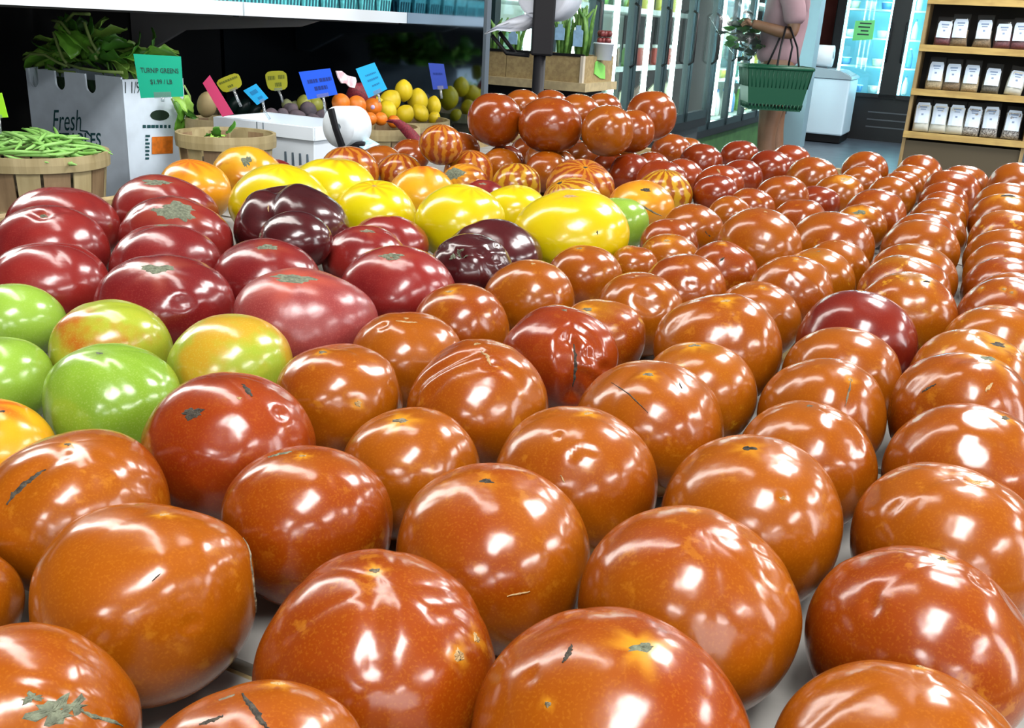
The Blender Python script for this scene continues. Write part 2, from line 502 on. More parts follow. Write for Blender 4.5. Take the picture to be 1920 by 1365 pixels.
# ------------------------------------------------------------------ the tomatoes: id, kind, centre, radius, flatness, label
TOMS = """
R1 r -0.1772 0.2919 0.9482 0.0418 0.927|orange tomato with a broad ragged grey cork scar, at the table's front
R2 r -0.0777 0.2534 0.9556 0.0431 0.924|orange tomato with two dark splits on top, cut by the frame's bottom
R3 r -0.1654 0.3846 0.9458 0.0509 0.905|large orange tomato with a corky seam down its side and a red nick
R4 r -0.0498 0.3446 0.9444 0.0523 0.888|large orange tomato with two small dark holes in its shoulder
R5 r 0.0457 0.2975 0.9537 0.0535 0.915|large tomato with a yellow-ringed grey scar and a dark slit
R6 r 0.1562 0.2931 0.9445 0.0485 0.911|smooth red tomato with a long shiny fold, beside the bare cardboard
R7 r 0.1973 0.3832 0.9463 0.0495 0.913|red tomato with a yellow-green blotch and dimpled shine
R8 r 0.0911 0.3946 0.9492 0.0525 0.912|plain orange tomato behind the one with a yellow-ringed grey scar
R9 r -0.0052 0.4393 0.9457 0.0514 0.899|smooth orange tomato with a dark pinprick tip behind the two-holed one
R10 r -0.1076 0.4651 0.9418 0.0474 0.905|orange tomato with a flat grey cork patch on its rim
R11 r -0.2334 0.4632 0.9470 0.0501 0.910|orange tomato with a long open brown split in its side
R12 r -0.2634 0.3814 0.9332 0.0373 0.906|partly seen orange tomato beside the one with a corky side seam
R13 d -0.1735 0.5490 0.9482 0.0533 0.905|dark red tomato with a triangular cork scar and a grey streak
R14 r -0.0608 0.5456 0.9385 0.0449 0.899|small orange tomato with a grey tip behind the flat cork patch one
R15 r 0.0422 0.5313 0.9471 0.0509 0.904|orange tomato with an arc-shaped crease across its shine
R16 r 0.1400 0.4901 0.9497 0.0528 0.912|large red-orange tomato with a pale pock mark in its shine
R17 r 0.2456 0.4728 0.9474 0.0511 0.910|wide red tomato with pink wrinkled scratches on its face
R18 r -0.1263 0.6479 0.9437 0.0481 0.909|tall orange tomato with a pale pimple, touching the two-tone green one
R19 r -0.0225 0.6411 0.9496 0.0528 0.912|ribbed orange tomato with a pale streak of scar on its crown
R20 r 0.0985 0.6191 0.9463 0.0523 0.899|orange tomato with a bright star tip and curved hairline crack
R21 r 0.1991 0.5813 0.9442 0.0461 0.918|golden orange tomato with a curled glint, behind the pock-marked one
R22 r 0.2956 0.5627 0.9504 0.0507 0.918|red tomato with a glinting crown and brown freckles, outer row
R23 r 0.3319 0.6587 0.9563 0.0509 0.923|ridged red tomato with a black scratch and an orange nick
R24 r 0.2329 0.6685 0.9477 0.0465 0.921|red tomato with a thin dry crack running down from its tip
R25 r -0.0856 0.7413 0.9421 0.0464 0.910|orange tomato with a pale flat slit across its crown
R26 r -0.0482 0.8503 0.9407 0.0451 0.908|smooth orange tomato behind the slit-crowned one, touching the rose ones
R27 d 0.0402 0.7569 0.9467 0.0505 0.911|puckered red tomato with a deep wrinkled fold
R28 m 0.0807 0.8476 0.9388 0.0428 0.910|yellow-mottled tomato tucked behind the puckered red one
R29 m 0.1460 0.7071 0.9434 0.0461 0.912|orange tomato with rough golden mottling on its upper face
R30 r 0.1793 0.8034 0.9497 0.0549 0.906|large tomato with pale star tip behind the rough golden mottled one
R31 r 0.2746 0.7544 0.9400 0.0484 0.897|orange tomato peeking out behind the one with a dry crack
R32 d 0.3154 0.8483 0.9474 0.0530 0.903|glossy maroon tomato with a curved fold, alone among orange ones
R33 m 0.3794 0.7492 0.9472 0.0508 0.918|orange tomato with a dark star slit inside a white glint
R34 m 0.4379 0.8327 0.9499 0.0501 0.920|golden brown tomato just behind the dark star slit one
R35 r 0.4880 0.9178 0.9565 0.0479 0.938|tomato with pale raised specks, second behind the dark star slit one
R36 r 0.5341 1.0018 0.9451 0.0478 0.914|silvery-topped tomato tucked behind the speckled one, outer row
R37 r 0.0149 0.9386 0.9438 0.0481 0.910|smooth orange tomato between the knobbly purple and the puckered red one
R38 r 0.1221 0.9269 0.9409 0.0457 0.907|orange tomato with a dented wrinkled side, behind the yellow-mottled one
R39 r 0.0774 1.0643 0.9390 0.0435 0.906|red-orange tomato touching the front of the biggest yellow tomato
R40 m 0.1423 1.1498 0.9365 0.0307 0.918|little yellow-flecked tomato wedged beside the biggest yellow tomato
R41 r 0.1797 1.0122 0.9433 0.0477 0.910|orange tomato with a dimpled round glint behind the dented one
R42 r 0.2458 1.1296 0.9389 0.0432 0.907|orange tomato with a short scratch above a wide glint
R43 r 0.3030 1.0265 0.9447 0.0467 0.916|orange tomato with parallel ridges striping its shine
R44 r 0.2469 0.9405 0.9390 0.0433 0.907|orange tomato half hidden behind the big pale star tip one
R45 m 0.3513 1.1053 0.9410 0.0446 0.912|yellow-crowned tomato just behind the ridge-striped one
R46 r 0.3987 1.1800 0.9382 0.0429 0.912|red-orange tomato second behind the ridge-striped one
R47 m 0.3914 0.9311 0.9559 0.0484 0.917|golden tomato with a yellow cheek behind the maroon one
R48 m 0.4240 1.0246 0.9501 0.0498 0.914|tomato squeezed directly behind the yellow-cheeked golden one
R49 m 0.4673 1.1161 0.9444 0.0506 0.908|yellow-shouldered tomato second behind the yellow-cheeked golden one
R50 r 0.5361 1.2717 0.9475 0.0501 0.913|red-orange tomato third behind the yellow-cheeked golden one
R51 r 0.5749 1.3628 0.9435 0.0479 0.909|thin sliver of tomato fourth behind the yellow-cheeked golden one
R52 r 0.5677 1.0920 0.9434 0.0475 0.914|outer row tomato first behind the silvery-topped one
R53 r 0.6081 1.1806 0.9439 0.0489 0.909|outer row tomato second behind the silvery-topped one
R54 r 0.6499 1.2714 0.9451 0.0499 0.908|outer row tomato third behind the silvery-topped one
R55 m 0.7035 1.3809 0.9491 0.0515 0.914|yellow-crowned outer row tomato fourth behind the silvery-topped one
R56 r 0.7724 1.5345 0.9497 0.0535 0.912|outer row tomato with a dark stem mark, fifth behind the silvery-topped
R57 r 0.8330 1.6617 0.9510 0.0535 0.915|outer row tomato second from the far end
R58 r 0.9574 1.8796 0.9575 0.0582 0.919|last tomato of the outer row, under the lowest bag shelf
R59 r 0.8205 1.8580 0.9459 0.0522 0.896|red tomato ninth behind the yellow-cheeked golden one
R60 r 0.9025 1.9927 0.9433 0.0477 0.909|white-glinting last tomato in the row of the yellow-cheeked golden one
R61 r 0.7731 1.7741 0.9392 0.0433 0.909|red tomato eighth behind the yellow-cheeked golden one
R62 r 0.7219 1.6477 0.9393 0.0437 0.908|red tomato seventh behind the yellow-cheeked golden one
R63 r 0.6766 1.5570 0.9406 0.0443 0.911|red tomato sixth behind the yellow-cheeked golden one
R64 r 0.6270 1.4414 0.9391 0.0456 0.891|red tomato fifth behind the yellow-cheeked golden one
R65 r 0.4197 1.2762 0.9439 0.0549 0.866|broad orange tomato with a pale cheek, third behind the ridge-striped one
R66 r 0.5232 1.4782 0.9400 0.0419 0.917|small tomato with a pale star scar behind the broad pale-cheeked one
R67 r 0.5741 1.5555 0.9444 0.0496 0.904|orange tomato first behind the pale star scar one
R68 r 0.6832 1.7918 0.9403 0.0445 0.909|red tomato second behind the pale star scar one
R69 r 0.7615 1.9505 0.9371 0.0406 0.911|thin sliver of tomato third behind the pale star scar one
R70 r 0.8053 2.0250 0.9398 0.0448 0.903|red tomato fourth behind the pale star scar one
R71 r 0.8561 2.1069 0.9447 0.0506 0.899|far-edge tomato fifth behind the pale star scar one
R72 r 0.7406 2.1196 0.9463 0.0505 0.910|red far-edge tomato standing before the grey floor beside the freezer
R73 r 0.6762 1.9425 0.9400 0.0441 0.909|red tomato directly in front of the one before the grey floor
R74 r 0.5793 1.7670 0.9402 0.0478 0.891|orange tomato with a pale flower-shaped scar
R75 d 0.5194 1.7003 0.9355 0.0409 0.899|dark red tomato in front of the flower-scarred one
R76 r 0.5749 1.9322 0.9470 0.0510 0.911|orange far-edge tomato below the white chest freezer
R77 r 0.4452 1.6519 0.9476 0.0479 0.923|yellow-brown tomato with a pair of white glints behind the wide amber-brown row
R78 r 0.4351 1.4898 0.9398 0.0440 0.908|orange tomato just behind the wide golden-brown one
R79 r 0.3063 1.2033 0.9588 0.0535 0.923|wide golden-brown tomato behind the plain dark red one
R80 d 0.3212 1.2915 0.9298 0.0408 0.860|plain dark red tomato in front of the wide golden-brown one
R81 r 0.2471 1.3687 0.9411 0.0454 0.909|orange tomato with a small dark slit in its flank
R82 r 0.2055 1.2877 0.9359 0.0407 0.900|orange tomato behind the flat orange one with yellow spots
R83 m 0.1931 1.1994 0.9338 0.0395 0.894|flat orange tomato with yellow spots beside the biggest yellow one
R84 r 0.3335 1.5308 0.9370 0.0365 0.920|orange tomato with a white glint behind the slit-flanked one
R85 r 0.3817 1.5907 0.9405 0.0397 0.925|orange tomato second behind the slit-flanked one
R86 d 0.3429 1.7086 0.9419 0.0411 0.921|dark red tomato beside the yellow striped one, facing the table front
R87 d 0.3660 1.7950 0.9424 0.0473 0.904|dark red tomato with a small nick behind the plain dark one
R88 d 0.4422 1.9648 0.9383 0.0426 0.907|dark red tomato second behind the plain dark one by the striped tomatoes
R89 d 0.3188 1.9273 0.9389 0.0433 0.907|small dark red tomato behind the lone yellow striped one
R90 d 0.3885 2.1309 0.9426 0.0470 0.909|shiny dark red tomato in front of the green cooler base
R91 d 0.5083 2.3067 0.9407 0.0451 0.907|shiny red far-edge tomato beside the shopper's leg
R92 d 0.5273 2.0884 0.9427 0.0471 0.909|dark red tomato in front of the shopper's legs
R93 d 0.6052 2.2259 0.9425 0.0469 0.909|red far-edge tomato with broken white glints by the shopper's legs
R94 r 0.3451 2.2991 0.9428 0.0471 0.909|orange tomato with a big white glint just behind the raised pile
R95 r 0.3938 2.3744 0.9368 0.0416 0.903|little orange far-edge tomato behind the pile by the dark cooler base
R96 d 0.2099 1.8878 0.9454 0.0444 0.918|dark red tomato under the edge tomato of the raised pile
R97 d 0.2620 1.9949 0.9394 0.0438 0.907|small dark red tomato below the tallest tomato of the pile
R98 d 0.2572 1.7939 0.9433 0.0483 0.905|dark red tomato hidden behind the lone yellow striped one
S1 s 0.2521 1.6959 0.9438 0.0487 0.881|lone yellow striped tomato at the edge of the dark red ones
S2 t 0.1919 1.5386 0.9441 0.0539 0.819|yellow and pink-red tomato with a dark stem hole
G1 g 0.1466 1.4098 0.9386 0.0440 0.879|pale green tomato behind the biggest yellow one
Y1 y 0.0675 1.2207 0.9557 0.0738 0.798|biggest yellow tomato, touching the orange rows
Y2 y -0.0787 1.2733 0.9527 0.0614 0.859|smooth lemon yellow tomato beside the biggest yellow one
Y3 y -0.0102 1.4022 0.9451 0.0533 0.857|flat yellow tomato with one orange spot
Y4 y -0.1980 1.3178 0.9491 0.0576 0.857|yellow tomato with an orange star flush at its tip
Y5 o -0.1569 1.5200 0.9459 0.0535 0.859|amber tomato with radiating creases below the small striped perched one
Y6 y -0.2772 1.4210 0.9566 0.0665 0.857|broad golden yellow tomato beside the white tray
Y7 y -0.3260 1.2942 0.9567 0.0678 0.849|yellow tomato behind the heart-shaped purple one
O1 o -0.4878 1.4290 0.9481 0.0560 0.860|amber orange tomato in front of the vegetable carton
O2 t -0.4595 1.6038 0.9493 0.0589 0.822|red and yellow tomato with an upright cork scar
PB p -0.4426 1.7142 0.9312 0.0396 0.797|sliver of rose tomato behind the red and yellow one
S3 s -0.3081 1.7206 0.9453 0.0514 0.881|red striped tomato in front of the label roll
S4 s -0.2254 1.7761 0.9390 0.0447 0.877|brown striped tomato beside the perched striped one
S6 s -0.1007 1.8233 0.9401 0.0475 0.867|red striped tomato behind the perched striped one
S7 s -0.1007 1.6933 0.9369 0.0426 0.876|striped tomato with a grey blotch on its shoulder
PS p -0.0611 1.5999 0.9331 0.0414 0.799|small rose tomato with a stem mark among the yellow ones
S8 s -0.0091 1.7081 0.9399 0.0456 0.878|small striped tomato in front of the raised pile
S9 s 0.1000 1.6259 0.9494 0.0607 0.847|large striped tomato with a dark stem pit
S10 s 0.0823 1.5170 0.9445 0.0485 0.882|orange striped tomato with a black hole, behind the biggest yellow one
B1 r -0.2756 1.8872 0.9373 0.0417 0.906|flat orange-red tomato beside the label roll
B2 r -0.2364 2.0392 0.9356 0.0398 0.906|orange-red tomato with a glint before the orange basket
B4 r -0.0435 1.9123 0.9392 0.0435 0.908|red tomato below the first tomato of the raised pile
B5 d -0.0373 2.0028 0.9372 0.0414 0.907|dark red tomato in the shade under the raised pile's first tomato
B6 r 0.0483 1.8796 0.9424 0.0449 0.914|orange-red tomato below the widest tomato of the pile
B7 r 0.0679 1.9654 0.9374 0.0420 0.904|shaded tomato tucked behind the one under the pile's widest
B8 d 0.1781 1.9693 0.9351 0.0428 0.883|dark red tomato below the roundest front tomato of the pile
P1 p -0.5442 1.1247 0.9524 0.0639 0.805|rose tomato in front of the green bean basket
P2 p -0.5030 1.0070 0.9522 0.0594 0.812|rose tomato with a puckered bright crease on top
P3 p -0.4529 0.8934 0.9452 0.0571 0.796|smooth deep rose tomato behind the pale green ones
P4 p -0.4587 1.2260 0.9524 0.0671 0.789|rose tomato with an oval cork scar before the carton
P5 p -0.3980 1.0974 0.9514 0.0644 0.802|rose tomato with a big star-shaped grey-green scar
P6 p -0.3694 0.9759 0.9489 0.0592 0.799|rose tomato in front of the star-shaped grey-green scar
P7 p -0.3217 0.8435 0.9446 0.0633 0.756|rose tomato with a long flat cork scar and a dimpled face
P8 p -0.2567 0.9502 0.9466 0.0551 0.808|bright rose tomato with a small round cork scar
P9 p -0.1870 0.8094 0.9476 0.0659 0.762|dusty pink tomato with a wide oval grey scar
P10 p -0.1201 0.9388 0.9464 0.0586 0.797|dark rose tomato with a round pitted cork scar
P11 p -0.1761 1.0896 0.9409 0.0503 0.804|brownish rose tomato with a small brown stem scar
P12 p -0.1634 1.1898 0.9375 0.0496 0.788|rose tomato between the brownish one and the yellow ones
K1 k -0.2805 1.1626 0.9594 0.0699 0.802|heart-shaped dark purple tomato with a deep cleft
K3 k -0.0293 1.1295 0.9435 0.0583 0.780|dusty grey-purple tomato beside the biggest yellow one
K4 k -0.0505 1.0276 0.9534 0.0454 0.847|knobbly lobed purple tomato with a grey knotted stem scar
G2 g -0.4362 0.7949 0.9408 0.0419 0.883|pale green tomato behind the olive green one
G3 h -0.3241 0.7313 0.9432 0.0477 0.881|green and orange-brown streaked tomato
G4 g -0.2781 0.6244 0.9428 0.0474 0.881|large light green tomato beside the triangular-scarred red one
G5 h -0.2174 0.6987 0.9441 0.0477 0.895|two-tone green and amber tomato
G6 g -0.3863 0.6695 0.9348 0.0396 0.880|olive green tomato between the pale green and the golden one
OY o -0.3313 0.5540 0.9351 0.0403 0.863|golden orange tomato partly out of frame
T1 r -0.0618 1.9713 1.0266 0.0538 0.961|raised pile tomato standing beside the striped perched one
T2 r 0.0496 1.9326 1.0259 0.0627 0.842|widest tomato of the raised pile
T3 r 0.1590 1.8788 1.0272 0.0536 0.930|roundest front tomato of the raised pile, by the cooler frame
T4 r 0.2192 1.9920 1.0174 0.0446 0.953|narrow pile tomato squeezed between the roundest and the tallest
T5 r 0.2619 2.0780 1.0423 0.0535 0.981|tallest tomato at the cooler end of the raised pile
T6 r -0.0078 2.1050 1.0418 0.0437 0.920|pile tomato peeking behind the one nearest the lemons
T7 r 0.0547 2.2158 1.0402 0.0404 0.920|pile tomato behind the widest one, below the black post
T8 r 0.1072 2.0330 1.0387 0.0482 0.920|orange pile tomato between the widest and the roundest one
T9 r 0.1674 2.1519 1.0414 0.0429 0.921|pile tomato at the back below the wooden crate's corner
S5 s -0.1523 1.7814 0.9934 0.0411 0.905|small striped amber tomato perched on top of the others
B3 r -0.1340 2.0225 0.9586 0.0438 0.815|red tomato behind the perched striped one
K2 k -0.2472 1.0428 0.9702 0.0410 0.819|glossy purple tomato in front of the heart-shaped one
H1 r 0.0503 2.0735 0.9404 0.0481 0.840|shaded tomato under the pile behind the widest one
H2 r 0.1298 2.1257 0.9385 0.0459 0.840|shaded tomato under the pile behind the roundest one
H3 r 0.0163 2.1648 0.9404 0.0481 0.840|shaded tomato at the pile's back under the black post
H4 r 0.0992 2.2152 0.9401 0.0477 0.840|shaded tomato at the pile's back under the crate corner
H5 r 0.2027 2.0657 0.9399 0.0475 0.841|shaded tomato under the narrow pile tomato
"""
PX_KIND = dict(r='orange-red beefsteak tomatoes', d='deep red beefsteak tomatoes', m='orange-red beefsteak tomatoes', p='rose heirloom tomatoes', k='purple heirloom tomatoes', y='yellow heirloom tomatoes', o='yellow heirloom tomatoes', s='striped tomatoes', t='yellow heirloom tomatoes', g='green tomatoes', h='green tomatoes')
# marks on the skins, at the place in the photograph where they show
# t: blossom tip or stem scar (x, y, width px, height ratio), c: crack (points, width), v: groove (points, width, depth), d: dent (x, y, radius px, depth)
FEAT = {
 'R1': [('b', [(95, 1335, 62, 30), (140, 1325, 50, 18), (60, 1310, 30, 12)], CORKG), ('v', [(0, 1275), (60, 1290), (130, 1315), (190, 1350)], 26, .05), ('c', [(150, 1330), (190, 1345), (230, 1362)], 9, CORKG)],
 'R2': [('c', [(455, 1300), (470, 1320), (490, 1345), (505, 1362)], 15, CRACK), ('c', [(375, 1360), (400, 1350), (418, 1340)], 13, CRACK), ('c', [(410, 1312), (440, 1302)], 10, CORK), ('t', 520, 1286, 26, .4, PALE)],
 'R3': [('t', 310, 954, 20, .4, PALE), ('c', [(452, 1010), (470, 1060), (480, 1110), (490, 1150)], 12, CORK), ('v', [(330, 985), (350, 1060), (362, 1130)], 50, .03), ('d', 365, 1172, 16, .02), ('c', [(285, 1090), (300, 1076)], 3, CRACK)],
 'R4': [('t', 703, 1067, 20, .5, CORK), ('v', [(700, 1075), (705, 1160), (700, 1250)], 40, .035), ('t', 860, 1229, 26, .9, PALE, .5), ('t', 896, 1195, 22, 1, PALE, .5), ('c', [(858, 1221), (862, 1238)], 13, CRACK), ('c', [(895, 1188), (897, 1203)], 12, CRACK), ('v', [(820, 1150), (870, 1160), (900, 1190)], 26, .02)],
 'R5': [('t', 1202, 1217, 48, .45, CORKG), ('c', [(1055, 1245), (1066, 1230), (1074, 1212)], 12, CRACK), ('d', 998, 1273, 14, .02), ('t', 1030, 1322, 12, .8, CORK), ('v', [(1255, 1150), (1330, 1200), (1380, 1280)], 60, .02)],
 'R6': [('t', 1726, 1253, 22, .4, PALE), ('v', [(1770, 1275), (1830, 1310), (1870, 1345)], 26, .035)],
 'R7': [('t', 1768, 1041, 22, .5, CORK), ('v', [(1840, 1070), (1838, 1090)], 22, .03), ('d', 1640, 1140, 16, .02), ('d', 1905, 1130, 30, .03), ('v', [(1640, 1110), (1635, 1170)], 20, .02)],
 'R8': [('t', 1300, 962, 14, .4, PALE), ('v', [(1400, 1000), (1450, 1080)], 30, .015)],
 'R9': [('t', 912, 900, 26, .5, CRACK, .2), ('c', [(950, 1116), (970, 1112), (992, 1107)], 4, PALE)],
 'R10': [('c', [(505, 862), (525, 855), (548, 850)], 14, CORKG), ('t', 567, 857, 14, .5, PALE)],
 'R11': [('c', [(8, 945), (30, 915), (55, 890), (80, 872)], 14, CRACK), ('v', [(8, 945), (55, 890), (120, 845)], 34, .05), ('t', 125, 818, 14, .7, CORK), ('v', [(130, 830), (60, 900), (30, 990)], 46, .035), ('v', [(200, 850), (255, 905), (310, 935)], 24, .025)],
 'R13': [('t', 357, 772, 44, .6, CRACK, 0.0), ('c', [(455, 718), (465, 730), (474, 742)], 13, CRACK), ('t', 449, 745, 9, .8, PALE, 0.0), ('d', 420, 815, 28, .02), ('d', 528, 775, 14, .03)],
 'R14': [('t', 750, 786, 32, .45, CORK)],
 'R15': [('t', 1103, 773, 20, .45, PALE), ('v', [(1070, 855), (1090, 838), (1115, 845)], 15, .03), ('d', 1045, 815, 9, .02), ('c', [(1050, 890), (1058, 905)], 4, PALE)],
 'R16': [('t', 1405, 836, 30, .35, CRACK, .4), ('d', 1468, 933, 10, .025), ('t', 1468, 934, 14, .6, PALE, .1)],
 'R17': [('v', [(1690, 990), (1715, 965), (1725, 945)], 16, .02), ('v', [(1670, 960), (1690, 945)], 12, .02), ('t', 1835, 898, 20, .6, PALE), ('d', 1835, 898, 20, .04), ('v', [(1640, 930), (1720, 905), (1790, 890)], 46, .03)],
 'R18': [('t', 603, 656, 16, .8, CORK), ('t', 672, 757, 13, 1, PALE)],
 'R19': [('c', [(903, 648), (915, 665), (924, 677)], 8, PALE), ('v', [(900, 652), (830, 680), (785, 715), (768, 770)], 26, .08), ('v', [(925, 677), (840, 700), (800, 740)], 22, .04), ('v', [(925, 677), (970, 700), (1010, 740)], 26, .03)],
 'R20': [('t', 1216, 700, 20, .7, CORK), ('c', [(1145, 715), (1180, 740), (1215, 775)], 3, CRACK), ('c', [(1276, 715), (1281, 726)], 5, CRACK)],
 'R21': [('d', 1590, 830, 30, .03), ('v', [(1560, 790), (1600, 810), (1620, 850)], 26, .03)],
 'R22': [('t', 1884, 785, 16, .7, CORK), ('v', [(1820, 840), (1870, 830), (1900, 870)], 30, .03), ('d', 1855, 790, 30, .03)],
 'R23': [('t', 1855, 670, 40, .5, CORKG), ('c', [(1728, 735), (1740, 727), (1755, 720)], 6, CRACK), ('c', [(1847, 735), (1860, 718)], 7, PALE), ('v', [(1855, 670), (1770, 690), (1700, 740)], 30, .03), ('v', [(1720, 770), (1745, 745)], 16, .02)],
 'R24': [('t', 1594, 712, 10, 1, PALE), ('c', [(1594, 716), (1590, 738), (1584, 762)], 5, CORK), ('v', [(1594, 712), (1590, 740), (1584, 765)], 22, .02)],
 'R25': [('c', [(742, 600), (762, 600), (783, 600)], 9, PALE), ('d', 720, 612, 10, .04)],
 'R26': [('t', 843, 547, 16, .5, PALE)],
 'R27': [('v', [(1072, 640), (1078, 690), (1076, 745)], 30, .20), ('v', [(1058, 632), (1080, 612), (1112, 638), (1120, 660)], 22, .10), ('v', [(1050, 645), (1056, 690)], 14, .08), ('v', [(1105, 668), (1140, 695)], 22, .10), ('v', [(1100, 700), (1125, 725)], 18, .08), ('c', [(1080, 640), (1081, 690), (1078, 735)], 11, CRACK)],
 'R28': [('t', 1100, 577, 20, .6, CORK)],
 'R29': [('t', 1302, 643, 26, .4, CORK)],
 'R30': [('t', 1361, 557, 22, .5, PALE), ('v', [(1415, 610), (1420, 680)], 26, .03)],
 'R32': [('v', [(1620, 575), (1670, 610), (1680, 670)], 26, .05), ('d', 1560, 600, 40, .02)],
 'R33': [('t', 1877, 637, 40, .3, CRACK), ('d', 1877, 637, 26, .05)],
 'R35': [('t', 1842, 541, 6, 1, PALE), ('t', 1883, 541, 7, 1, PALE), ('t', 1897, 547, 6, 1, PALE)],
 'R38': [('d', 1215, 560, 28, .10), ('v', [(1190, 562), (1220, 584), (1245, 562)], 14, .07), ('v', [(1195, 548), (1220, 542)], 10, .06)],
 'R39': [('t', 1086, 464, 12, .6, CORK)],
 'R40': [('t', 1178, 464, 8, .6, PALE)],
 'R41': [('d', 1297, 533, 9, .05)],
 'R42': [('c', [(1350, 490), (1358, 483)], 5, CRACK), ('t', 1355, 457, 10, .5, PALE)],
 'R43': [('v', [(1490, 515), (1515, 536), (1535, 565)], 12, .09), ('v', [(1478, 526), (1505, 552), (1524, 585)], 12, .09), ('v', [(1468, 540), (1495, 568)], 12, .08), ('t', 1494, 486, 8, .6, PALE)],
 'R44': [('t', 1430, 538, 10, .7, PALE), ('d', 1440, 575, 14, .04)],
 'R47': [('t', 1738, 527, 14, .5, CRACK), ('d', 1763, 549, 16, .03)],
 'R66': [('t', 1612, 396, 24, .5, CORKG), ('d', 1612, 396, 14, .05)],
 'R74': [('t', 1585, 333, 20, .45, PALE), ('d', 1585, 333, 12, .05)],
 'R81': [('c', [(1323, 434), (1333, 444)], 6, CRACK), ('d', 1328, 440, 10, .04)],
 'R83': [('t', 1250, 452, 12, .6, PALE)],
 'R56': [('t', 1892, 366, 26, .5, CRACK)],
 'R87': [('c', [(1345, 318), (1350, 325)], 4, PALE)],
 'P1': [('v', [(30, 375), (75, 356), (120, 352)], 26, .02)],
 'P2': [('t', 80, 400, 12, .4, CORKG), ('v', [(60, 398), (82, 405), (120, 395)], 15, .10), ('v', [(80, 402), (40, 425), (25, 470)], 22, .03)],
 'P4': [('t', 291, 337, 44, .40, CORKG), ('v', [(310, 340), (325, 365)], 10, .03)],
 'P5': [('t', 330, 390, 66, .75, CORKG), ('v', [(290, 375), (240, 410), (230, 450)], 24, .04), ('v', [(370, 385), (420, 420), (440, 450)], 24, .03), ('v', [(335, 420), (350, 450)], 24, .04)],
 'P6': [('t', 303, 418, 22, .5, CORKG), ('v', [(270, 425), (220, 470), (210, 500)], 24, .03)],
 'P7': [('t', 293, 496, 54, .26, CORKG), ('d', 342, 567, 16, .05), ('v', [(240, 505), (190, 560)], 30, .02)],
 'P8': [('t', 501, 459, 36, .40, CORKG)],
 'P9': [('t', 550, 517, 70, .32, CORKG)],
 'P10': [('t', 733, 476, 40, .48, CORKG), ('d', 735, 476, 6, .04)],
 'P11': [('t', 690, 431, 24, .5, CORK)],
 'PS': [('t', 905, 341, 14, .5, CORK)],
 'K1': [('v', [(512, 338), (498, 362), (492, 405)], 44, .26), ('c', [(490, 372), (491, 388)], 4, PALE)],
 'K2': [('t', 484, 440, 14, .8, CORK)],
 'K3': [('v', [(845, 440), (880, 430), (925, 450)], 30, .06)],
 'K4': [('b', [(862, 476, 24, 14), (850, 482, 14, 8)], CORKG), ('v', [(862, 476), (905, 472), (940, 462)], 13, .16), ('v', [(862, 476), (830, 462), (815, 470)], 13, .12), ('v', [(868, 480), (880, 500), (890, 540)], 13, .12), ('v', [(905, 474), (915, 500), (930, 520)], 12, .14), ('v', [(862, 476), (845, 500), (835, 530)], 12, .12), ('d', 930, 485, 8, .14)],
 'Y1': [('t', 1068, 361, 30, .3, PALE), ('c', [(1121, 432), (1122, 440)], 4, CRACK)],
 'Y4': [('t', 701, 343, 10, .6, PALE)],
 'Y5': [('v', [(790, 312), (770, 330), (755, 360)], 10, .02), ('v', [(790, 312), (785, 340)], 10, .02), ('v', [(792, 312), (815, 335), (830, 360)], 10, .02)],
 'O2': [('t', 462, 301, 18, 1.7, CORKG), ('v', [(462, 285), (460, 320)], 12, .06)],
 'S2': [('t', 1212, 354, 20, .6, CRACK), ('c', [(1190, 378), (1220, 395), (1240, 405)], 4, CORK)],
 'S7': [('t', 850, 325, 46, .7, CORKG)],
 'S9': [('t', 1098, 311, 10, .7, CRACK)],
 'S10': [('t', 1049, 343, 12, .7, CRACK)],
 'G4': [('t', 185, 659, 14, .5, CORKG), ('v', [(185, 660), (250, 655), (300, 690)], 50, .03)],
 'OY': [('c', [(0, 770), (10, 768)], 8, CRACK)],
}


def pix_dir(C, R, q, x, y):
    """unit direction (in the flattened body) at which pixel x, y meets the fruit"""
    d = ray(x, y)
    s = np.array([1 / R, 1 / R, 1 / (q * R)])
    o, dd = (CAM - C) * s, d * s
    a, b, c = dd.dot(dd), o.dot(dd), o.dot(o) - 1
    disc = b * b - a * c
    t = (-b - math.sqrt(disc)) / a if disc > 0 else -b / a
    n = o + dd * t
    return n / np.linalg.norm(n)


def seg_dist(n, pts):
    """distance of directions n to the polyline pts and the place along it"""
    best = np.full(len(n), 9.0)
    for a, b in zip(pts[:-1], pts[1:]):
        ab = b - a
        t = np.clip(((n - a) @ ab) / max(ab.dot(ab), 1e-9), 0, 1)
        best = np.minimum(best, np.linalg.norm(n - (a + t[:, None] * ab), axis=1))
    return best


SPH = {}


def unit_sphere(nu, nv):
    if (nu, nv) not in SPH:
        ph = np.pi * np.arange(1, nv) / nv
        th = 2 * np.pi * np.arange(nu) / nu
        P = np.stack([np.outer(np.sin(ph), np.cos(th)), np.outer(np.sin(ph), np.sin(th)), np.outer(np.cos(ph), np.ones(nu))], -1).reshape(-1, 3)
        P = np.vstack([P, [[0, 0, 1], [0, 0, -1]]])
        top, bot = len(P) - 2, len(P) - 1
        F = []
        for i in range(nv - 2):
            for k in range(nu):
                k2 = (k + 1) % nu
                F.append((i * nu + k, (i + 1) * nu + k, (i + 1) * nu + k2, i * nu + k2))
        for k in range(nu):
            F.append((top, k, (k + 1) % nu))
            F.append((bot, (nv - 2) * nu + (k + 1) % nu, (nv - 2) * nu + k))
        SPH[(nu, nv)] = (P, F)
    return SPH[(nu, nv)]


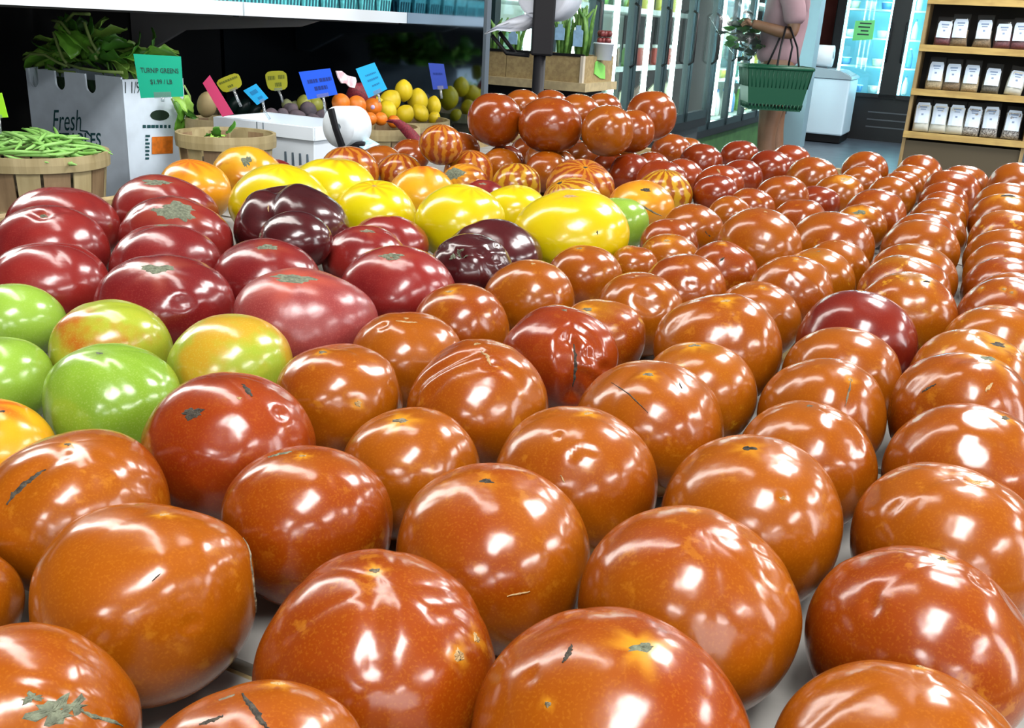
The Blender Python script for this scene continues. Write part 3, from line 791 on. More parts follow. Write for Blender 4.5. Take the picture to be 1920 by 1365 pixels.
class Fruit:
    def __init__(self, kind, C, R, q, seed, feats):
        self.kind, self.C, self.R, self.q = kind, C, R, q
        rg = np.random.default_rng(seed)
        self.rg = rg
        self.px = R / max(0.2, np.linalg.norm(C - CAM)) * FPX      # radius in pixels
        heir = kind in 'pkyot'
        ax = None
        for f in feats:
            if f[0] == 't' and kind not in 'rdm':
                ax = pix_dir(C, R, q, f[1], f[2])
                break
        if ax is None:
            tl = rg.normal(0, 0.12, 2)
            ax = np.array([tl[0], tl[1], 1.0])
        self.ax = ax / np.linalg.norm(ax)
        e1 = np.cross(self.ax, [0.3, 1, 0.1])
        e1 /= np.linalg.norm(e1)
        self.fr = np.array([e1, np.cross(self.ax, e1), self.ax])
        self.k = int(rg.integers(4, 8))
        self.ph = rg.uniform(0, 6.28)
        self.rib = rg.uniform(.012, .034) if not heir else rg.uniform(.015, .045)
        if kind in 'yo':
            self.rib = rg.uniform(.008, .016)
        self.waves = [(rg.normal(0, 1, 3) * rg.uniform(1.0, 2.4), rg.uniform(0, 6.28), rg.uniform(.009, .026)) for _ in range(6)]
        self.fine = [(rg.normal(0, 1, 3) * rg.uniform(5, 9), rg.uniform(0, 6.28), rg.uniform(.0006, .0018)) for _ in range(8)]
        self.pw = rg.uniform(2.0, 2.2) if not heir else rg.uniform(1.86, 2.04)
        self.v, self.d, self.halo = [], [], []
        for f in feats:
            if f[0] == 'v':
                self.v.append(([pix_dir(C, R, q, *p) for p in f[1]], f[2] / self.px / 2, f[3]))
            elif f[0] == 'd':
                self.d.append((pix_dir(C, R, q, f[1], f[2]), f[3] / self.px, f[4]))
            elif f[0] == 't':
                self.halo.append((pix_dir(C, R, q, f[1], f[2]), f[3] / self.px / 2, f[6] if len(f) > 6 else .65))

    def surf(self, n):
        nh = np.hypot(n[:, 0], n[:, 1])
        p = self.pw
        sq = 1 / (nh ** p + np.abs(n[:, 2]) ** p) ** (1 / p)
        m = np.zeros(len(n))
        for w, ph, a in self.waves:
            m += a * np.sin(n @ w + ph)
        for w, ph, a in self.fine:
            m += a * np.sin(n @ w + ph)
        loc = n @ self.fr.T
        th = np.arctan2(loc[:, 1], loc[:, 0])
        ang = np.arccos(np.clip(loc[:, 2], -1, 1))
        cr = (1 - np.abs(np.cos(self.k * th / 2 + self.ph + .4 * np.sin(2 * th)))) ** 2
        m -= self.rib * cr * np.sin(np.minimum(ang, 2.2) * 1.4 / 2.2 * 1.57) * np.exp(-(ang / 1.7) ** 4)
        heir = self.kind in 'pkyot'
        m -= (.05 if heir else .02) * np.exp(-(ang / (.33 if heir else .2)) ** 2)
        for pts, w, dep in self.v:
            d = seg_dist(n, pts)
            m += dep * .14 * np.exp(-((d - 2.0 * w) / (1.1 * w)) ** 2) - dep * .62 * np.exp(-(d / w) ** 2)
        for c, r, dep in self.d:
            d = np.linalg.norm(n - c, axis=1)
            m += dep * .3 * np.exp(-((d - 1.5 * r) / (.6 * r)) ** 2) - dep * np.exp(-(d / r) ** 2)
        m = np.minimum(m - .010, .012 + .25 * (m - .022) * (m > .022))
        return n * np.array([self.R, self.R, self.R * self.q]) * (sq * (1 + m))[:, None], loc

    def build(self, name, parent):
        nu = int(np.clip(self.px * .62, 30, 110)) // 2 * 2
        P, F = unit_sphere(nu, int(nu * .62))
        X, loc = self.surf(P)
        # rest on the underside: flatten the last millimetres
        me = bpy.data.meshes.new(name)
        me.from_pydata(X.tolist(), [], F)
        me.polygons.foreach_set('use_smooth', [True] * len(F))
        a = me.attributes.new('nd', 'FLOAT_VECTOR', 'POINT')
        a.data.foreach_set('vector', loc.astype(np.float32).ravel())
        h = np.zeros(len(P))
        for c, r, hs in self.halo:
            d = np.linalg.norm(P - c, axis=1)
            e = np.cross(c, [0, 1, 0.2])
            e /= np.linalg.norm(e)
            g = np.arctan2((P - c) @ np.cross(c, e), (P - c) @ e)
            reach = r * (1.6 + .7 * np.sin(5 * g + r * 90) * np.sin(2 * g + 1))
            h = np.maximum(h, hs * np.exp(-(d / np.maximum(reach, .01)) ** 3))
        b = me.attributes.new('halo', 'FLOAT', 'POINT')
        b.data.foreach_set('value', h.astype(np.float32))
        me.materials.append(self.mat)
        o = bpy.data.objects.new(name, me)
        COL.objects.link(o)
        o.location = tuple(self.C)
        return o

    def scar(self, c, ra, rb, mat, parent, name, rough=.35, lift=.010):
        """ragged raised disc round direction c; ra, rb: half width and height as angles"""
        e1 = np.cross(UP, c) if abs(UP.dot(c)) < .98 else np.cross(FW, c)
        e1 /= np.linalg.norm(e1)
        e2 = np.cross(c, e1)
        nr, na = 5, 22
        dirs, hs = [c], [lift]
        ph = self.rg.uniform(0, 6.28, 4)
        for i in range(1, nr + 1):
            t = i / nr
            for k in range(na):
                g = 2 * math.pi * k / na
                w = 1 + rough * (.5 * math.sin(3 * g + ph[0]) + .4 * math.sin(5 * g + ph[1]) + .4 * math.sin(9 * g + ph[2]))
                v = c + e1 * (ra * t * w * math.cos(g)) + e2 * (rb * t * w * math.sin(g))
                dirs.append(v / np.linalg.norm(v))
                hs.append((lift * (1 - t ** 3) + lift * .5 * self.rg.uniform(-1, 1) * (t < .95)) - (.006 if t > .95 else 0))
        X, _ = self.surf(np.array(dirs))
        X = X * (1 + np.array(hs)[:, None])
        fs = [(0, 1 + k, 1 + (k + 1) % na) for k in range(na)]
        for i in range(nr - 1):
            for k in range(na):
                k2 = (k + 1) % na
                fs.append((1 + i * na + k, 1 + (i + 1) * na + k, 1 + (i + 1) * na + k2, 1 + i * na + k2))
        MB().add(X, fs, False).build(name, mat, parent)

    def crack(self, pts, w, mat, parent, name):
        P = np.array(pts)
        t = np.linspace(0, len(P) - 1, 6 * (len(P) - 1) + 1)
        i = np.minimum(t.astype(int), len(P) - 2)
        D = P[i] * (1 - (t - i))[:, None] + P[i + 1] * (t - i)[:, None]
        dirs, hs = [], []
        for j, c in enumerate(D):
            tg = D[min(j + 1, len(D) - 1)] - D[max(j - 1, 0)]
            sd = np.cross(c, tg)
            sd /= max(np.linalg.norm(sd), 1e-9)
            f = j / (len(D) - 1)
            ww = w * (math.sin(math.pi * min(max(f, .06), .94)) ** .6) * self.rg.uniform(.7, 1.15)
            off = w * .25 * self.rg.uniform(-1, 1)
            for s, hgt in ((-1, -.004), (-.4, .010), (.4, .006), (1, -.004)):
                v = c + sd * (ww * s + off)
                dirs.append(v / np.linalg.norm(v))
                hs.append(hgt + .003 * self.rg.uniform(-1, 1))
        X, _ = self.surf(np.array(dirs))
        X = X * (1 + np.array(hs)[:, None])
        fs = [(j * 4 + k, j * 4 + k + 1, j * 4 + k + 5, j * 4 + k + 4) for j in range(len(D) - 1) for k in range(3)]
        MB().add(X, fs, False).build(name, mat, parent)


def make_tomato(line, seed):
    head, label = line.split('|')
    t = head.split()
    ident, kind = t[0], t[1]
    C = np.array([float(v) for v in t[2:5]])
    R, q = float(t[5]), float(t[6])
    C[2] = max(C[2], TABLE + 1.012 * q * R)
    feats = FEAT.get(ident, [])
    fr = Fruit(kind, C, R, q, seed, feats)
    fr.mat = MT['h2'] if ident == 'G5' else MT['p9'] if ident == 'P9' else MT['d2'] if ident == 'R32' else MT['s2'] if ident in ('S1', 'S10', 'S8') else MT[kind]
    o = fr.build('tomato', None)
    tag(o, label, 'tomato', PX_KIND[kind])
    heir = kind in 'pkyotgh'
    seen = False
    for f in feats:
        if f[0] == 't':
            seen = True
            r = f[3] / fr.px / 2 * (1.25 if kind in 'pk' else 1.0)
            fr.scar(pix_dir(C, R, q, f[1], f[2]), r, r * max(f[4], .45) if f[4] <= 1 else r * f[4], f[5], o, 'stem_scar' if heir else 'blossom_scar')
        elif f[0] == 'b':
            for (x, y, a, b) in f[1]:
                fr.scar(pix_dir(C, R, q, x, y), a / fr.px / 2, b / fr.px / 2 * 1.4, f[2], o, 'cork_patch', .6)
        elif f[0] == 'c':
            fr.crack([pix_dir(C, R, q, *p) for p in f[1]], f[2] / fr.px / 2, f[3], o, 'crack')
    if not seen and kind in 'rdms' and fr.px > 28:
        fr.scar(fr.ax, .045, .045, PALE if seed % 3 else CORK, o, 'blossom_scar', .5)
    return o


for k, line in enumerate(TOMS.strip().splitlines()):
    make_tomato(line, 100 + k)

# the display table under them: cardboard lining on a low wooden tray
t = empty('display_table', S(1.1, -0.3, 0), ROT, 'low display table lined with grey cardboard under the tomatoes', 'table')
TU0, TU1, TV0, TV1 = -0.12, 2.46, -1.20, 0.20
du, dv, mu, mv = TU1 - TU0, TV1 - TV0, (TU0 + TU1) / 2 - 1.1, (TV0 + TV1) / 2 + 0.3
MB().box((mv, mu, TABLE - 0.035), (dv, du, 0.05)).build('table_top', TAN, t)
MB().box((mv, mu - du / 2 - 0.012, TABLE - 0.03), (dv + 0.05, 0.024, 0.10)).build('apron', TAN, t)
MB().box((mv, mu + du / 2 + 0.012, TABLE - 0.03), (dv + 0.05, 0.024, 0.10)).build('apron', TAN, t)
MB().box((mv - dv / 2 - 0.012, mu, TABLE - 0.03), (0.024, du, 0.10)).build('apron', TAN, t)
MB().box((mv + dv / 2 + 0.012, mu, TABLE - 0.03), (0.024, du, 0.10)).build('apron', TAN, t)
for a in (-1, 1):
    for b in (-1, 1):
        MB().box((mv + a * (dv / 2 - 0.06), mu + b * (du / 2 - 0.06), (TABLE - 0.06) / 2), (0.08, 0.08, TABLE - 0.06)).build('leg', TAN, t)
rg = random.Random(5)
for i in range(4):
    for j in range(6):
        MB().box((mv - dv / 2 + (i + .5) * dv / 4, mu - du / 2 + (j + .5) * du / 6, TABLE - 0.0055 - 0.0015 * rg.random()), (dv / 4 - 0.012, du / 6 - 0.010, 0.008)).build('cardboard_sheet', CARDB, t)

# ------------------------------------------------------------------ the shop around the table
struct(MB().box((2, 8, -0.05), (24, 26, 0.1)).build('floor', plain('dark_concrete', (0.075, 0.095, 0.12), 0.35, var=0.35, scale=6)))
wl = MB().box((0, 0, 1.6), (0.1, 19, 3.2)).build('wall_side', plain('dark_wall', (0.05, 0.055, 0.065), 0.8))
wl.location = tuple(S(6.5, -3.15, 0))
wl.rotation_euler = (0, 0, ROT)
struct(wl)
wb = MB().box((0, 0, 1.6), (12, 0.1, 3.2)).build('wall_back', plain('pale_shop_wall', (0.42, 0.44, 0.44), 0.75, var=0.15, scale=2))
wb.location = tuple(S(15.0, 2.6, 0))
wb.rotation_euler = (0, 0, ROT)
struct(wb)
wr = MB().box((0, 0, 1.6), (1.1, 0.04, 3.2)).build('wall_panel', plain('brick_red_paint', (0.48, 0.11, 0.08), 0.75, var=0.25, scale=4))
wr.location = tuple(S(14.9, -2.0, 0))
wr.rotation_euler = (0, 0, ROT)
struct(wr)


def letters(txt, fn, mat, parent, name='lettering', shear=0.0, bold=0.0):
    """flat lettering: the text's 2-D outline, width and height 0..1, mapped by fn onto its surface"""
    cu = bpy.data.curves.new('t', 'FONT')
    cu.body = txt
    cu.shear = shear
    cu.offset = bold
    cu.resolution_u = 3
    ob = bpy.data.objects.new('t', cu)
    COL.objects.link(ob)
    bpy.context.view_layer.update()
    me = ob.evaluated_get(bpy.context.evaluated_depsgraph_get()).to_mesh()
    vs = [v.co.copy() for v in me.vertices]
    fs = [tuple(p.vertices) for p in me.polygons]
    x0, x1 = min(v.x for v in vs), max(v.x for v in vs)
    y0, y1 = min(v.y for v in vs), max(v.y for v in vs)
    ob.evaluated_get(bpy.context.evaluated_depsgraph_get()).to_mesh_clear()
    bpy.data.objects.remove(ob)
    bpy.data.curves.remove(cu)
    return MB().add([fn((v.x - x0) / (x1 - x0), (v.y - y0) / (y1 - y0)) for v in vs], fs).build(name, mat, parent)


# ---- the produce rack along the side wall
RV = -1.94          # front edge of its upper shelf
PU = 3.09           # end panel
DECK = 0.64
rack = empty('produce_rack', S(1.6, -2.3, 0), ROT, 'black produce rack with a white upper shelf and a dark mirror end panel', 'rack')


def rk(u, v, z):
    return (v + 2.3, u - 1.6, z)


MB().box(rk(1.6, -2.80, 1.1), (0.04, 2.96, 2.2)).build('back_panel', BLACK, rack)
MB().box(rk(1.6, -2.14, DECK - 0.03), (1.28, 2.96, 0.06)).build('deck', BLACK, rack)
MB().box(rk(1.6, -1.53, DECK / 2 - 0.03), (0.04, 2.96, DECK - 0.06)).build('kick_panel', BLACK, rack)
mir = N('dark_mirror')
mir.b.inputs['Base Color'].default_value = (0.26, 0.34, 0.42, 1)
mir.b.inputs['Metallic'].default_value = 1.0
mir.b.inputs['Roughness'].default_value = 0.06
MB().box(rk(PU + 0.012, -2.21, 1.1), (1.18, 0.024, 2.2)).build('mirror_panel', mir.m, rack)
MB().box(rk(PU + 0.012, -1.612, 1.1), (0.012, 0.03, 2.2)).build('edge_strip', plain('grey_strip', (0.10, 0.13, 0.16), 0.4), rack)
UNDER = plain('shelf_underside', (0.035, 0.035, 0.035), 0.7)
for a, b in ((0.2, 0.52), (0.524, 1.376), (1.380, 2.232), (2.236, PU)):
    s = MB().box(rk((a + b) / 2, (RV - 2.78) / 2, 1.198), (abs(RV + 2.78), b - a - 0.003, 0.012)).build('shelf_board', WHITEM, rack)
    MB().box(rk((a + b) / 2, RV + 0.006, 1.209), (0.014, b - a - 0.003, 0.036)).build('price_rail', WHITEM, s)
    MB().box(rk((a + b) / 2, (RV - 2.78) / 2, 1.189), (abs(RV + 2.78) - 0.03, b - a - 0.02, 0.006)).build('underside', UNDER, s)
GREYM = plain('bracket_grey', (0.30, 0.30, 0.31), 0.5)
for x, y in ((256, 91), (590, 96)):
    u, v, z = uvz(at_v(x, y, -2.76))
    MB().prism([(-2.77 + 2.3, z), (-2.77 + 2.3, 1.185), (RV - 0.03 + 2.3, 1.185), (RV - 0.10 + 2.3, 1.165), (-2.77 + 2.3 + 0.24, 1.13), (-2.77 + 2.3 + 0.07, 1.0 + (z - 1.0) * .9)], u - 1.6 - 0.008, u - 1.6 + 0.008, 'y').build('bracket', GREYM, rack)

# turquoise pulp berry boxes on the upper shelf
TURQ = plain('turquoise_pulp', (0.16, 0.70, 0.74), 0.85, var=0.35, scale=60, bump=0.3)
TURQD = plain('turquoise_slot', (0.02, 0.11, 0.14), 0.9)


def berry_box(P, label):
    o = empty('berry_box', P, ROT, label, 'berry box', 'turquoise berry boxes on the upper shelf')
    a, b, h = 0.033, 0.0415, 0.085
    m = MB()
    m.add([(-a, -a, 0), (a, -a, 0), (a, a, 0), (-a, a, 0), (-b, -b, h), (b, -b, h), (b, b, h), (-b, b, h), (-b + .004, -b + .004, h), (b - .004, -b + .004, h), (b - .004, b - .004, h), (-b + .004, b - .004, h), (-a + .004, -a + .004, .006), (a - .004, -a + .004, .006), (a - .004, a - .004, .006), (-a + .004, a - .004, .006)],
          [(3, 2, 1, 0)] + [(i, (i + 1) % 4, 4 + (i + 1) % 4, 4 + i) for i in range(4)] + [(4 + i, 4 + (i + 1) % 4, 8 + (i + 1) % 4, 8 + i) for i in range(4)] + [(8 + i, 8 + (i + 1) % 4, 12 + (i + 1) % 4, 12 + i) for i in range(4)] + [(12, 13, 14, 15)])
    m.build('tray', TURQ, o)
    m = MB()
    for s in range(4):
        R = Matrix.Rotation(s * math.pi / 2, 3, 'Z')
        for k in (-.024, -.008, .008, .024):
            tl = math.atan2(b - a, h)
            c = R @ Vector((k, -(a + (b - a) * .42) - .0008, h * .42))
            m.box(c, (.007, .0016, .045), R @ Matrix.Rotation(tl, 3, 'X'))
    tag(m.build('slots', TURQD, o), kind='stuff')
    return o


for k, x in enumerate([396, 430, 464, 498, 531, 566, 602, 638, 673, 705]):
    y = 2 + (x - 420) * .072 + 2
    u, v, z = uvz(at_v(x, y, RV - 0.075))
    berry_box(S(u, RV - 0.075, 1.2045), 'turquoise berry box on the white shelf, ' + ['the lead end of the row', 'second of the row', 'third of the row', 'fourth of the row', 'fifth of the row', 'sixth of the row', 'seventh of the row', 'third from the mirror panel', 'second from the mirror panel', 'standing next to the mirror panel'][k])

# ---- splint baskets
BASE_DARK = plain('basket_shadow_fill', (0.05, 0.035, 0.02), 0.9)  # dark colour stands for the shade inside baskets and carton


def basket(cx, cy, v, r, label, hh=None, n=16):
    """round splint basket whose rim centre shows at pixel cx, cy in the plane v; stands on the deck"""
    P = at_v(cx, cy, v)
    zr = P[2]
    h = zr - DECK
    o = empty('splint_basket', (P[0], P[1], DECK + .0015), ROT, label, 'basket', 'splint baskets on the produce rack')
    rb = r * .80
    w = 2 * math.pi * r / n
    proto = {}
    for i in range(n):
        dark = i % 2 == 1
        key = dark
        if key not in proto:
            ww = w * (.80 if not dark else .98)
            rr = 1.0 if not dark else .975
            m = MB()
            sec = 4
            vs = []
            for j in range(sec + 1):
                tt = j / sec
                R_ = (rb + (r - rb) * (tt ** .8)) * rr
                for dx, dr in ((-ww / 2, 0), (ww / 2, 0), (ww / 2, -.003), (-ww / 2, -.003)):
                    vs.append((dx * (R_ / r), -(R_ + dr), h * tt * (.985 if not dark else .97)))
            fs = [(j * 4 + k, j * 4 + (k + 1) % 4, j * 4 + 4 + (k + 1) % 4, j * 4 + 4 + k) for j in range(sec) for k in range(4)]
            m.add(vs, fs)
            s = m.build('slat', WOOD2 if dark else WOOD, o)
            proto[key] = s
        else:
            s = proto[key].copy()
            COL.objects.link(s)
            s.parent = o
        s.rotation_euler = (0, 0, 2 * math.pi * i / n)
    for (ra, z0, z1, nm, th) in ((r + .006, h - .032, h, 'rim_hoop', .008), (r * .90 + .004, h * .45, h * .45 + .016, 'middle_hoop', .004)):
        MB().lathe([(ra, z0), (ra + .001, (z0 + z1) / 2), (ra, z1), (ra - th, z1), (ra - th, z0), (ra, z0)], 40, smooth=False).build(nm, WOOD, o)
    MB().lathe([(0.001, .008), (rb * .97, .008), (rb * .97, 0), (0.001, 0)], 24, smooth=False).build('base', WOOD2, o)
    MB().lathe([(0.001, h * .80), (r * .90, h * .74), (r * .90, h * .70), (0.001, h * .70)], 24).build('shade_filler', BASE_DARK, o)  # added filler disc, painted dark as the shade under the heap
    return P, h


bean_P, _ = basket(64, 281, -1.93, .152, 'splint basket heaped with green beans in front of the vegetable carton')
leaf_P, _ = basket(424, 249, -1.70, .115, 'small splint basket of loose leaves in front of the white tray', n=14)
sq_P, _ = basket(455, 212, -2.47, .15, 'splint basket of dark squash behind the white tray')
pot_P, _ = basket(556, 232, -2.10, .14, 'splint basket of grey-purple potatoes behind the white tray')
or_P, _ = basket(704, 236, -1.70, .132, 'splint basket of oranges beside the label roll')
le_P, _ = basket(752, 222, -1.80, .160, 'splint basket of lemons by the mirror panel')
tn_P, _ = basket(402, 222, -2.07, .078, 'splint basket with a tan squash behind the carton')

# green beans
BEAN = plain('green_bean_skin', (0.20, 0.46, 0.085), 0.45, var=0.25, scale=30, col2=(0.30, 0.56, 0.16))
rg = random.Random(11)
protos = []
for k in range(5):
    L, cv = rg.uniform(.09, .125), rg.uniform(-.03, .03)
    pts = [(L * (t - .5), cv * (1 - (2 * t - 1) ** 2), .004 * math.sin(t * 5 + k)) for t in [i / 8 for i in range(9)]]
    rad = [.0012, .0032, .0040, .0042, .0042, .0042, .0040, .0030, .0010]
    protos.append((pts, rad))
for i in range(84):
    pts, rad = protos[i % 5]
    if i < 5:
        b = MB().tube(pts, rad, 7).build('green_bean', BEAN)
        protos[i] = (pts, rad)
        if i == 0:
            bl = []
        bl.append(b)
    else:
        b = bl[i % 5].copy()
        COL.objects.link(b)
    rr, g = .138 * math.sqrt(rg.random()), rg.uniform(0, 6.28)
    top = i > 30
    hz = .040 * (1 - (rr / .15) ** 2) * (1.0 if top else .45) + (.006 if top else 0)
    b.location = (bean_P[0] + rr * math.cos(g), bean_P[1] + rr * math.sin(g), bean_P[2] - .018 + hz + rg.uniform(0, .010))
    b.rotation_euler = (rg.uniform(-.35, .35), rg.uniform(-.3, .3), rg.gauss(-.3, .9))
    tag(b, 'slender green bean heaped in the basket in front of the carton', 'bean', 'green beans in the splint basket')


# round fruit
def blob(name, x, y, v, d, mat, label, cat, group, sx=1.0, sz=1.0, roll=0.0, nip=0.0, bumpy=0.0, seed=0):
    P = at_v(x, y, v)
    r = d / 2 / FPX * np.linalg.norm(P - CAM) * .985
    rg = random.Random(seed * 7 + int(x))
    m = MB()
    n, k = 18, 12
    vs, fs = [], []
    w = [(rg.uniform(1, 3), rg.uniform(0, 6), rg.uniform(0, 6)) for _ in range(3)]
    for i in range(k + 1):
        f = math.pi * i / k
        for j in range(n):
            g = 2 * math.pi * j / n
            q = Vector((math.sin(f) * math.cos(g), math.sin(f) * math.sin(g), math.cos(f)))
            s = 1 + bumpy * sum(math.sin(a * q.x * 2 + b) * math.sin(a * q.z * 2 + c) for a, b, c in w) / 3
            ext = nip * math.exp(-(min(f, math.pi - f) / .35) ** 2)
            vs.append((q.x * r * s, q.y * r * s, q.z * r * (s * sx + ext)))
    for i in range(k):
        for j in range(n):
            j2 = (j + 1) % n
            fs.append((i * n + j, (i + 1) * n + j, (i + 1) * n + j2, i * n + j2))
    m.add(vs, fs, True)
    o = m.build(name, mat)
    o.location = tuple(P)
    o.rotation_euler = (rg.uniform(-.3, .3), roll, rg.uniform(-.5, .5))
    return tag(o, label, cat, group)


LEMON = plain('lemon_peel', (0.80, 0.60, 0.015), 0.4, var=0.15, scale=20, bump=0.15)
ORANGE = plain('orange_peel', (0.80, 0.20, 0.010), 0.4, var=0.2, scale=25, bump=0.2)
POT = plain('grey_potato_skin', (0.115, 0.10, 0.12), 0.8, scale=30, col2=(0.20, 0.15, 0.17), bump=0.3)
LIME = plain('pale_lime_peel', (0.46, 0.48, 0.08), 0.45, var=0.25, scale=20)
GARL = plain('pale_green_husk', (0.38, 0.42, 0.20), 0.7, var=0.3, scale=40)
SQD = plain('dark_squash_skin', (0.012, 0.035, 0.030), 0.35, var=0.4, scale=25)
SQT = plain('tan_squash_skin', (0.42, 0.32, 0.15), 0.6, var=0.3, scale=12)
ORD = ['topmost', 'second', 'third', 'fourth', 'fifth', 'sixth', 'seventh', 'eighth', 'ninth', 'tenth']
for k, (x, y, d, lb) in enumerate([(757, 170, 33, 'topmost lemon of the heap'), (731, 190, 38, 'lemon beside the cyan card, half way up the heap'), (727, 206, 32, 'lemon low in the heap beside the oranges'), (783, 189, 38, 'brown-spotted lemon in the middle of the heap'), (759, 215, 33, 'lemon low at the front of the heap'), (788, 212, 30, 'spotted lemon low behind the rim'), (816, 199, 34, 'round lemon at the rim next to the mirror panel'), (814, 221, 22, 'lemon just peeking over the rim'), (708, 196, 26, 'greenish lemon behind the oranges')]):
    blob('lemon', x, y, -1.79 + (.03 if y > 200 else -.02), d, LEMON, lb, 'lemon', 'lemons in the splint basket', 1.12, 1, .8 * math.sin(k * 2.1), .12, seed=k)
for k, (x, y, d, lb) in enumerate([(639, 192, 33, 'orange at the heap edge beside the blue card'), (669, 197, 35, 'orange in the middle of the heap, below the net bag'), (699, 201, 34, 'orange with a small pale sticker'), (694, 223, 25, 'small orange just behind the rim'), (714, 223, 25, 'small orange behind the rim beside the net'), (738, 228, 24, 'orange under the red net strip'), (676, 216, 28, 'orange low in the heap behind the label roll')]):
    o = blob('orange', x, y, -1.71 + (.03 if y > 210 else -.02), d, ORANGE, lb, 'orange', 'oranges in the splint basket', .96, seed=k)
    if k == 2:
        st = MB().lathe([(.0005, .0), (.0065, -.0006), (.0068, -.002)], 12).build('sticker', plain('violet_sticker', (.55, .45, .70), .4), o)
        r = d / 2 / FPX * np.linalg.norm(np.array(o.location) - CAM) * .985
        dv_ = (Vector(CAM) - o.location).normalized()
        dv_ = (o.rotation_euler.to_matrix().inverted() @ dv_)
        st.location = dv_ * (r * 1.0 + .0004)
        st.rotation_euler = dv_.to_track_quat('Z', 'Y').to_euler()
for k, (x, y, d, lb) in enumerate([(529, 220, 27, 'grey potato beside the tray rim'), (556, 221, 29, 'purple-grey potato in the middle of the basket'), (578, 209, 31, 'potato on top of the heap under the blue card'), (588, 228, 27, 'potato low beside the label roll'), (604, 221, 27, 'potato behind the label roll'), (545, 207, 26, 'dark potato at the back of the heap'), (510, 216, 24, 'potato by the dark squash')]):
    blob('potato', x, y, -2.08 + (.03 if y > 215 else -.03), d, POT, lb, 'potato', 'grey potatoes in the splint basket', 1.15, 1, 1.2 * math.sin(k * 1.7), 0, .12, k)
for k, (x, y, d, lb) in enumerate([(538, 196, 20, 'pale husked bulb beside the round yellow tag'), (553, 199, 19, 'pale husked bulb next to the limes')]):
    blob('garlic_bulb', x, y, -2.25, d, GARL, lb, 'garlic', 'pale bulbs behind the potatoes', .9, nip=.15, seed=k)
for k, (x, y, d, lb) in enumerate([(591, 197, 29, 'pale lime under the blue card'), (570, 193, 26, 'lime half hidden by the blue card')]):
    blob('lime', x, y, -2.22, d, LIME, lb, 'lime', 'limes behind the potatoes', 1.05, nip=.1, seed=k)
for k, (x, y, d, lb, rl) in enumerate([(436, 200, 24, 'dark squash touching the pink card', .5), (455, 205, 25, 'dark squash below the cyan tag', .5), (474, 211, 22, 'dark squash at the rim beside the potatoes', .7)]):
    blob('zucchini', x, y, -2.47 + .03 * k, d, SQD, lb, 'squash', 'dark squash behind the white tray', 1.7, 1, rl, seed=k)
blob('butternut_squash', 388, 196, -2.065, 34, SQT, 'tan squash standing behind the pink card', 'squash', None, 1.35, 1, .25)

# red net bag with its white label, and the loose strip of net over the rim
NET = plain('red_net', (0.26, 0.015, 0.03), 0.6, var=0.6, scale=180)
Pn = at_v(668, 174, -1.82)
nb = empty('net_bag', Pn, 0, 'red net bag with a white paper header among the oranges', 'net bag')


def loc(x, y, v, O):
    return tuple(at_v(x, y, v) - O)


m = MB()
ring = []
for (x, y, rr) in ((661, 160, .010), (663, 166, .020), (668, 175, .045), (676, 184, .055), (690, 190, .040)):
    ring.append((loc(x, y - 3, -1.82, Pn), rr * .8))
m.tube([p for p, _ in ring], [r for _, r in ring], 12)
m.build('netting', NET, nb)
hdr = [(630, 133), (640, 133), (650, 141), (666, 145), (668, 152), (664, 165), (655, 163), (648, 156), (640, 156), (634, 146)]
HDR = plain('header_paper', (0.85, 0.85, 0.87), .6, var=.25, scale=45, col2=(.75, .45, .5))
pts = [np.array(loc(x, y, -1.74, Pn)) for x, y in hdr]
m = MB()
n_ = len(pts)
off = V * .002
m.add([p + off for p in pts] + [p - off for p in pts], [tuple(range(n_)), tuple(range(n_, 2 * n_))[::-1]] + [(i, (i + 1) % n_, n_ + (i + 1) % n_, n_ + i)[::-1] for i in range(n_)])
m.build('paper_header', HDR, nb)
Ps = at_v(755, 240, -1.55)
ns = empty('net_strip', Ps, 0, 'torn strip of red netting hanging over the orange basket rim', 'netting')
m = MB()
vs, fs = [], []
for i, (x, y, ww) in enumerate([(728, 226, 4), (745, 228, 6), (758, 238, 8), (770, 251, 9), (783, 266, 9)]):
    a, b = np.array(loc(x - ww, y + ww * .6, -1.54, Ps)), np.array(loc(x + ww, y - ww * .6, -1.54, Ps))
    vs += [a, b, a - V * .003, b - V * .003]
for i in range(4):
    for k, l in ((0, 1), (1, 3), (3, 2), (2, 0)):
        fs.append((i * 4 + k, i * 4 + l, i * 4 + 4 + l, i * 4 + 4 + k))
m.add(vs, fs, True).build('net_mesh', NET, ns)


# ---- price cards in clear clips
CLIP = clear('clip_plastic', (0.8, 0.88, 0.92), .25, .15, .12)


def quadmap(c, Y, O, lift=0.0):
    """maps (s, t) in the unit square onto the card whose corners (top-left, top-right, bottom-right, bottom-left) show at c"""
    q = [at_d(x, y, Y) - O for x, y in c]
    return lambda s, t: tuple(q[3] * (1 - s) * (1 - t) + q[2] * s * (1 - t) + q[1] * s * t + q[0] * (1 - s) * t + np.array([0, -lift, 0]))


